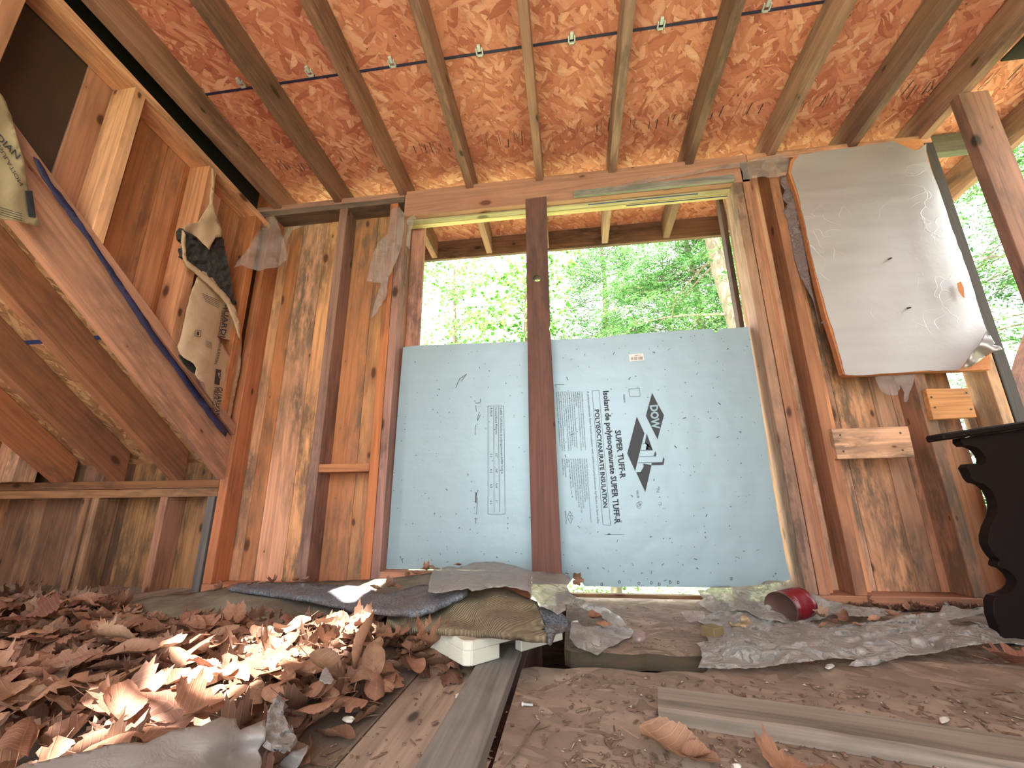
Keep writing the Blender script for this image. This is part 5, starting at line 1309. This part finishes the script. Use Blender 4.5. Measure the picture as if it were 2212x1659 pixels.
def spray_mesh(name, centers, mat, n_leaf, size, lsz, flat, droop, seed, parent, drop=.25, asp=.38):
    """foliage: many small blades arranged in flat sprays around the given centers"""
    g = np.random.default_rng(seed); C = np.array(centers, float); N = len(C)
    V = []; R = []
    yaw = g.uniform(0, 2*np.pi, N); tilt = g.normal(0, flat, (N, 2)); shade = g.random(N)
    for i in range(N):
        cy, sy = math.cos(yaw[i]), math.sin(yaw[i]); s = size*g.uniform(.6, 1.3)
        u = g.uniform(0, 1, n_leaf); w_ = (g.uniform(-1, 1, n_leaf))*(1-u*.8)*.45
        X = u*s; Y = w_*s; Z = -droop*u*u*s+tilt[i,0]*X+tilt[i,1]*Y+g.normal(0, .02*s, n_leaf)
        a = np.arctan2(w_, .5)*1.1+g.normal(0, .35, n_leaf); l = lsz*g.uniform(.6, 1.3, n_leaf); h = l*asp
        rz = g.normal(0, .6, n_leaf)
        dx, dy = np.cos(a), np.sin(a)
        q = np.empty((n_leaf, 4, 3))
        for k, (p1, p2) in enumerate(((-.5,0),(0,-.5),(.5,0),(0,.5))):
            q[:,k,0] = X+dx*l*p1-dy*h*p2; q[:,k,1] = Y+dy*l*p1+dx*h*p2; q[:,k,2] = Z+rz*h*p2-.2*l*p1
        x = q[:,:,0]*cy-q[:,:,1]*sy; y = q[:,:,0]*sy+q[:,:,1]*cy
        q[:,:,0] = x+C[i,0]; q[:,:,1] = y+C[i,1]; q[:,:,2] += C[i,2]
        V.append(q.reshape(-1, 3)); R.append(np.clip(shade[i]*.6+g.random(n_leaf)*.4, 0, 1))
    V = np.concatenate(V); n = len(V)//4
    me = bpy.data.meshes.new(name); me.vertices.add(len(V)); me.vertices.foreach_set('co', V.ravel()); me.loops.add(len(V)); me.polygons.add(n)
    me.loops.foreach_set('vertex_index', np.arange(len(V))); me.polygons.foreach_set('loop_start', np.arange(n)*4); me.polygons.foreach_set('loop_total', np.full(n, 4))
    me.update(calc_edges=True)
    at_ = me.attributes.new('rnd', 'FLOAT', 'FACE'); at_.data.foreach_set('value', np.concatenate(R).astype(np.float32))
    o = link(name, me, mat, parent); recenter(o); return o
def tree(kind, x, y, h, r, lean, label, seed, nb=40, z0=None, density=1.0, ftop=1.0, fbot=.1, spread=1.0, group='trees outside'):
    g = random.Random(seed); z0 = GZ if z0 is None else z0
    t = empty({'hemlock': 'hemlock_tree', 'maple': 'maple_tree'}[kind], (x, y, z0), label=label, cat='tree', group=group)
    def ax(s): return Vector((x+lean[0]*s+.06*math.sin(s*1.3+seed), y+lean[1]*s, z0+s))
    tube('trunk', [ax(h*k/12) for k in range(13)], [r*(1-.85*k/12)+.01 for k in range(13)], BARK, t, 12)
    bm = bmesh.new(); cen = []
    for i in range(nb):
        s = h*(fbot+(ftop-fbot)*(i+g.random())/nb); a = g.uniform(0, 6.283)
        L = spread*((1-s/h)*.32*h+.5)*g.uniform(.7, 1.2) if kind == 'hemlock' else spread*g.uniform(.8, 2.2)*(1.1-s/h*.5)
        b0_ = ax(s); d = Vector((math.cos(a), math.sin(a), .05 if kind == 'hemlock' else g.uniform(.3, .9)))
        pts = [b0_+d*L*u+Vector((0,0,-.22*L*u*u if kind == 'hemlock' else 0))+Vector((g.uniform(-.05,.05), g.uniform(-.05,.05), g.uniform(-.04,.04)))*L*.5*(u > 0) for u in (0,.25,.5,.75,1)]
        br = max(.008, r*(1-s/h)*.28); tube('b', pts, [br, br*.8, br*.6, br*.4, .003], BARK, seg=5, bm=bm)
        for k in range(int((11 if kind == 'hemlock' else 9)*density*L)+2):
            u = g.uniform(.2, 1.05); j = u*4; q = pts[min(3, int(j))].lerp(pts[min(4, int(j)+1)], j-int(j))
            sp = .30*L*(1.1-u)+.1
            cen.append(q+Vector((g.gauss(0, sp), g.gauss(0, sp), g.gauss(0, .05*L+.04) if kind == 'hemlock' else g.gauss(0, .22))))
            if k%3 == 0:
                e = cen[-1]; tube('b', [q, q.lerp(e, .5)+Vector((0,0,.02)), e], [br*.3+.003, .003, .002], BARK, seg=4, bm=bm)
    bm_obj('branches', bm, BARK, t)
    if kind == 'hemlock': spray_mesh('foliage', cen, HEML, 44, .42, .055, .12, .5, seed, t, asp=.26)
    else: spray_mesh('foliage', cen, MAPL, 9, .42, .085, .5, .3, seed, t, asp=.8)
    return t
tree('hemlock', 2.16, 4.5, 8.5, .17, (-.062,.0), 'thick rough hemlock trunk close behind the right window edge', 3, nb=30, fbot=.60, spread=.8)
tree('hemlock', 2.7, 8.2, 10.5, .14, (.0,.02), 'dense feathery hemlock filling the right half of the window', 5, nb=110, fbot=.40, density=2.6, spread=1.2)
tree('hemlock', .9, 10.5, 12.0, .13, (.02,.0), 'hemlock farther back just right of the centre post', 9, nb=90, fbot=.4, density=2.2, spread=1.0)
tree('hemlock', 5.2, 9.5, 11.0, .15, (.0,.0), 'hemlock hidden mostly behind the right window studs', 12, nb=50, fbot=.2, density=1.2)
tree('maple', -1.0, 7.4, 8.2, .085, (.05,.0), 'slender maple with airy leaves in the left half of the window', 15, nb=44, fbot=.45, density=1.4)
tree('maple', -2.9, 9.5, 10.0, .09, (.02,.0), 'pale maple at the left edge of the window view', 18, nb=44, fbot=.4, density=1.2)
tree('hemlock', 5.7, 4.2, 9.5, .13, (.0,.05), 'shaggy hemlock with bare lower twigs at the open right side', 22, nb=95, fbot=.10, density=1.5, spread=1.2)
tree('hemlock', 7.6, 5.6, 11.0, .16, (.0,.0), 'second hemlock farther right outside the open side', 27, nb=70, fbot=.08, density=1.1)
tree('hemlock', 6.6, 9.8, 12.0, .16, (.0,.0), 'distant hemlock seen between the corner post and the upright post', 29, nb=70, fbot=.08, density=1.1)
cen = []; g = random.Random(33)
for k in range(900):
    a = g.uniform(-4, 9); d = g.uniform(6, 20); cen.append((a*d/9, d, GZ+g.uniform(.05, .9)))
o = spray_mesh('undergrowth', cen, UNDER, 22, .6, .10, .5, .3, 8, None, asp=.6); setp(o, 'bright low undergrowth on the ground outside', 'undergrowth', kind='stuff')
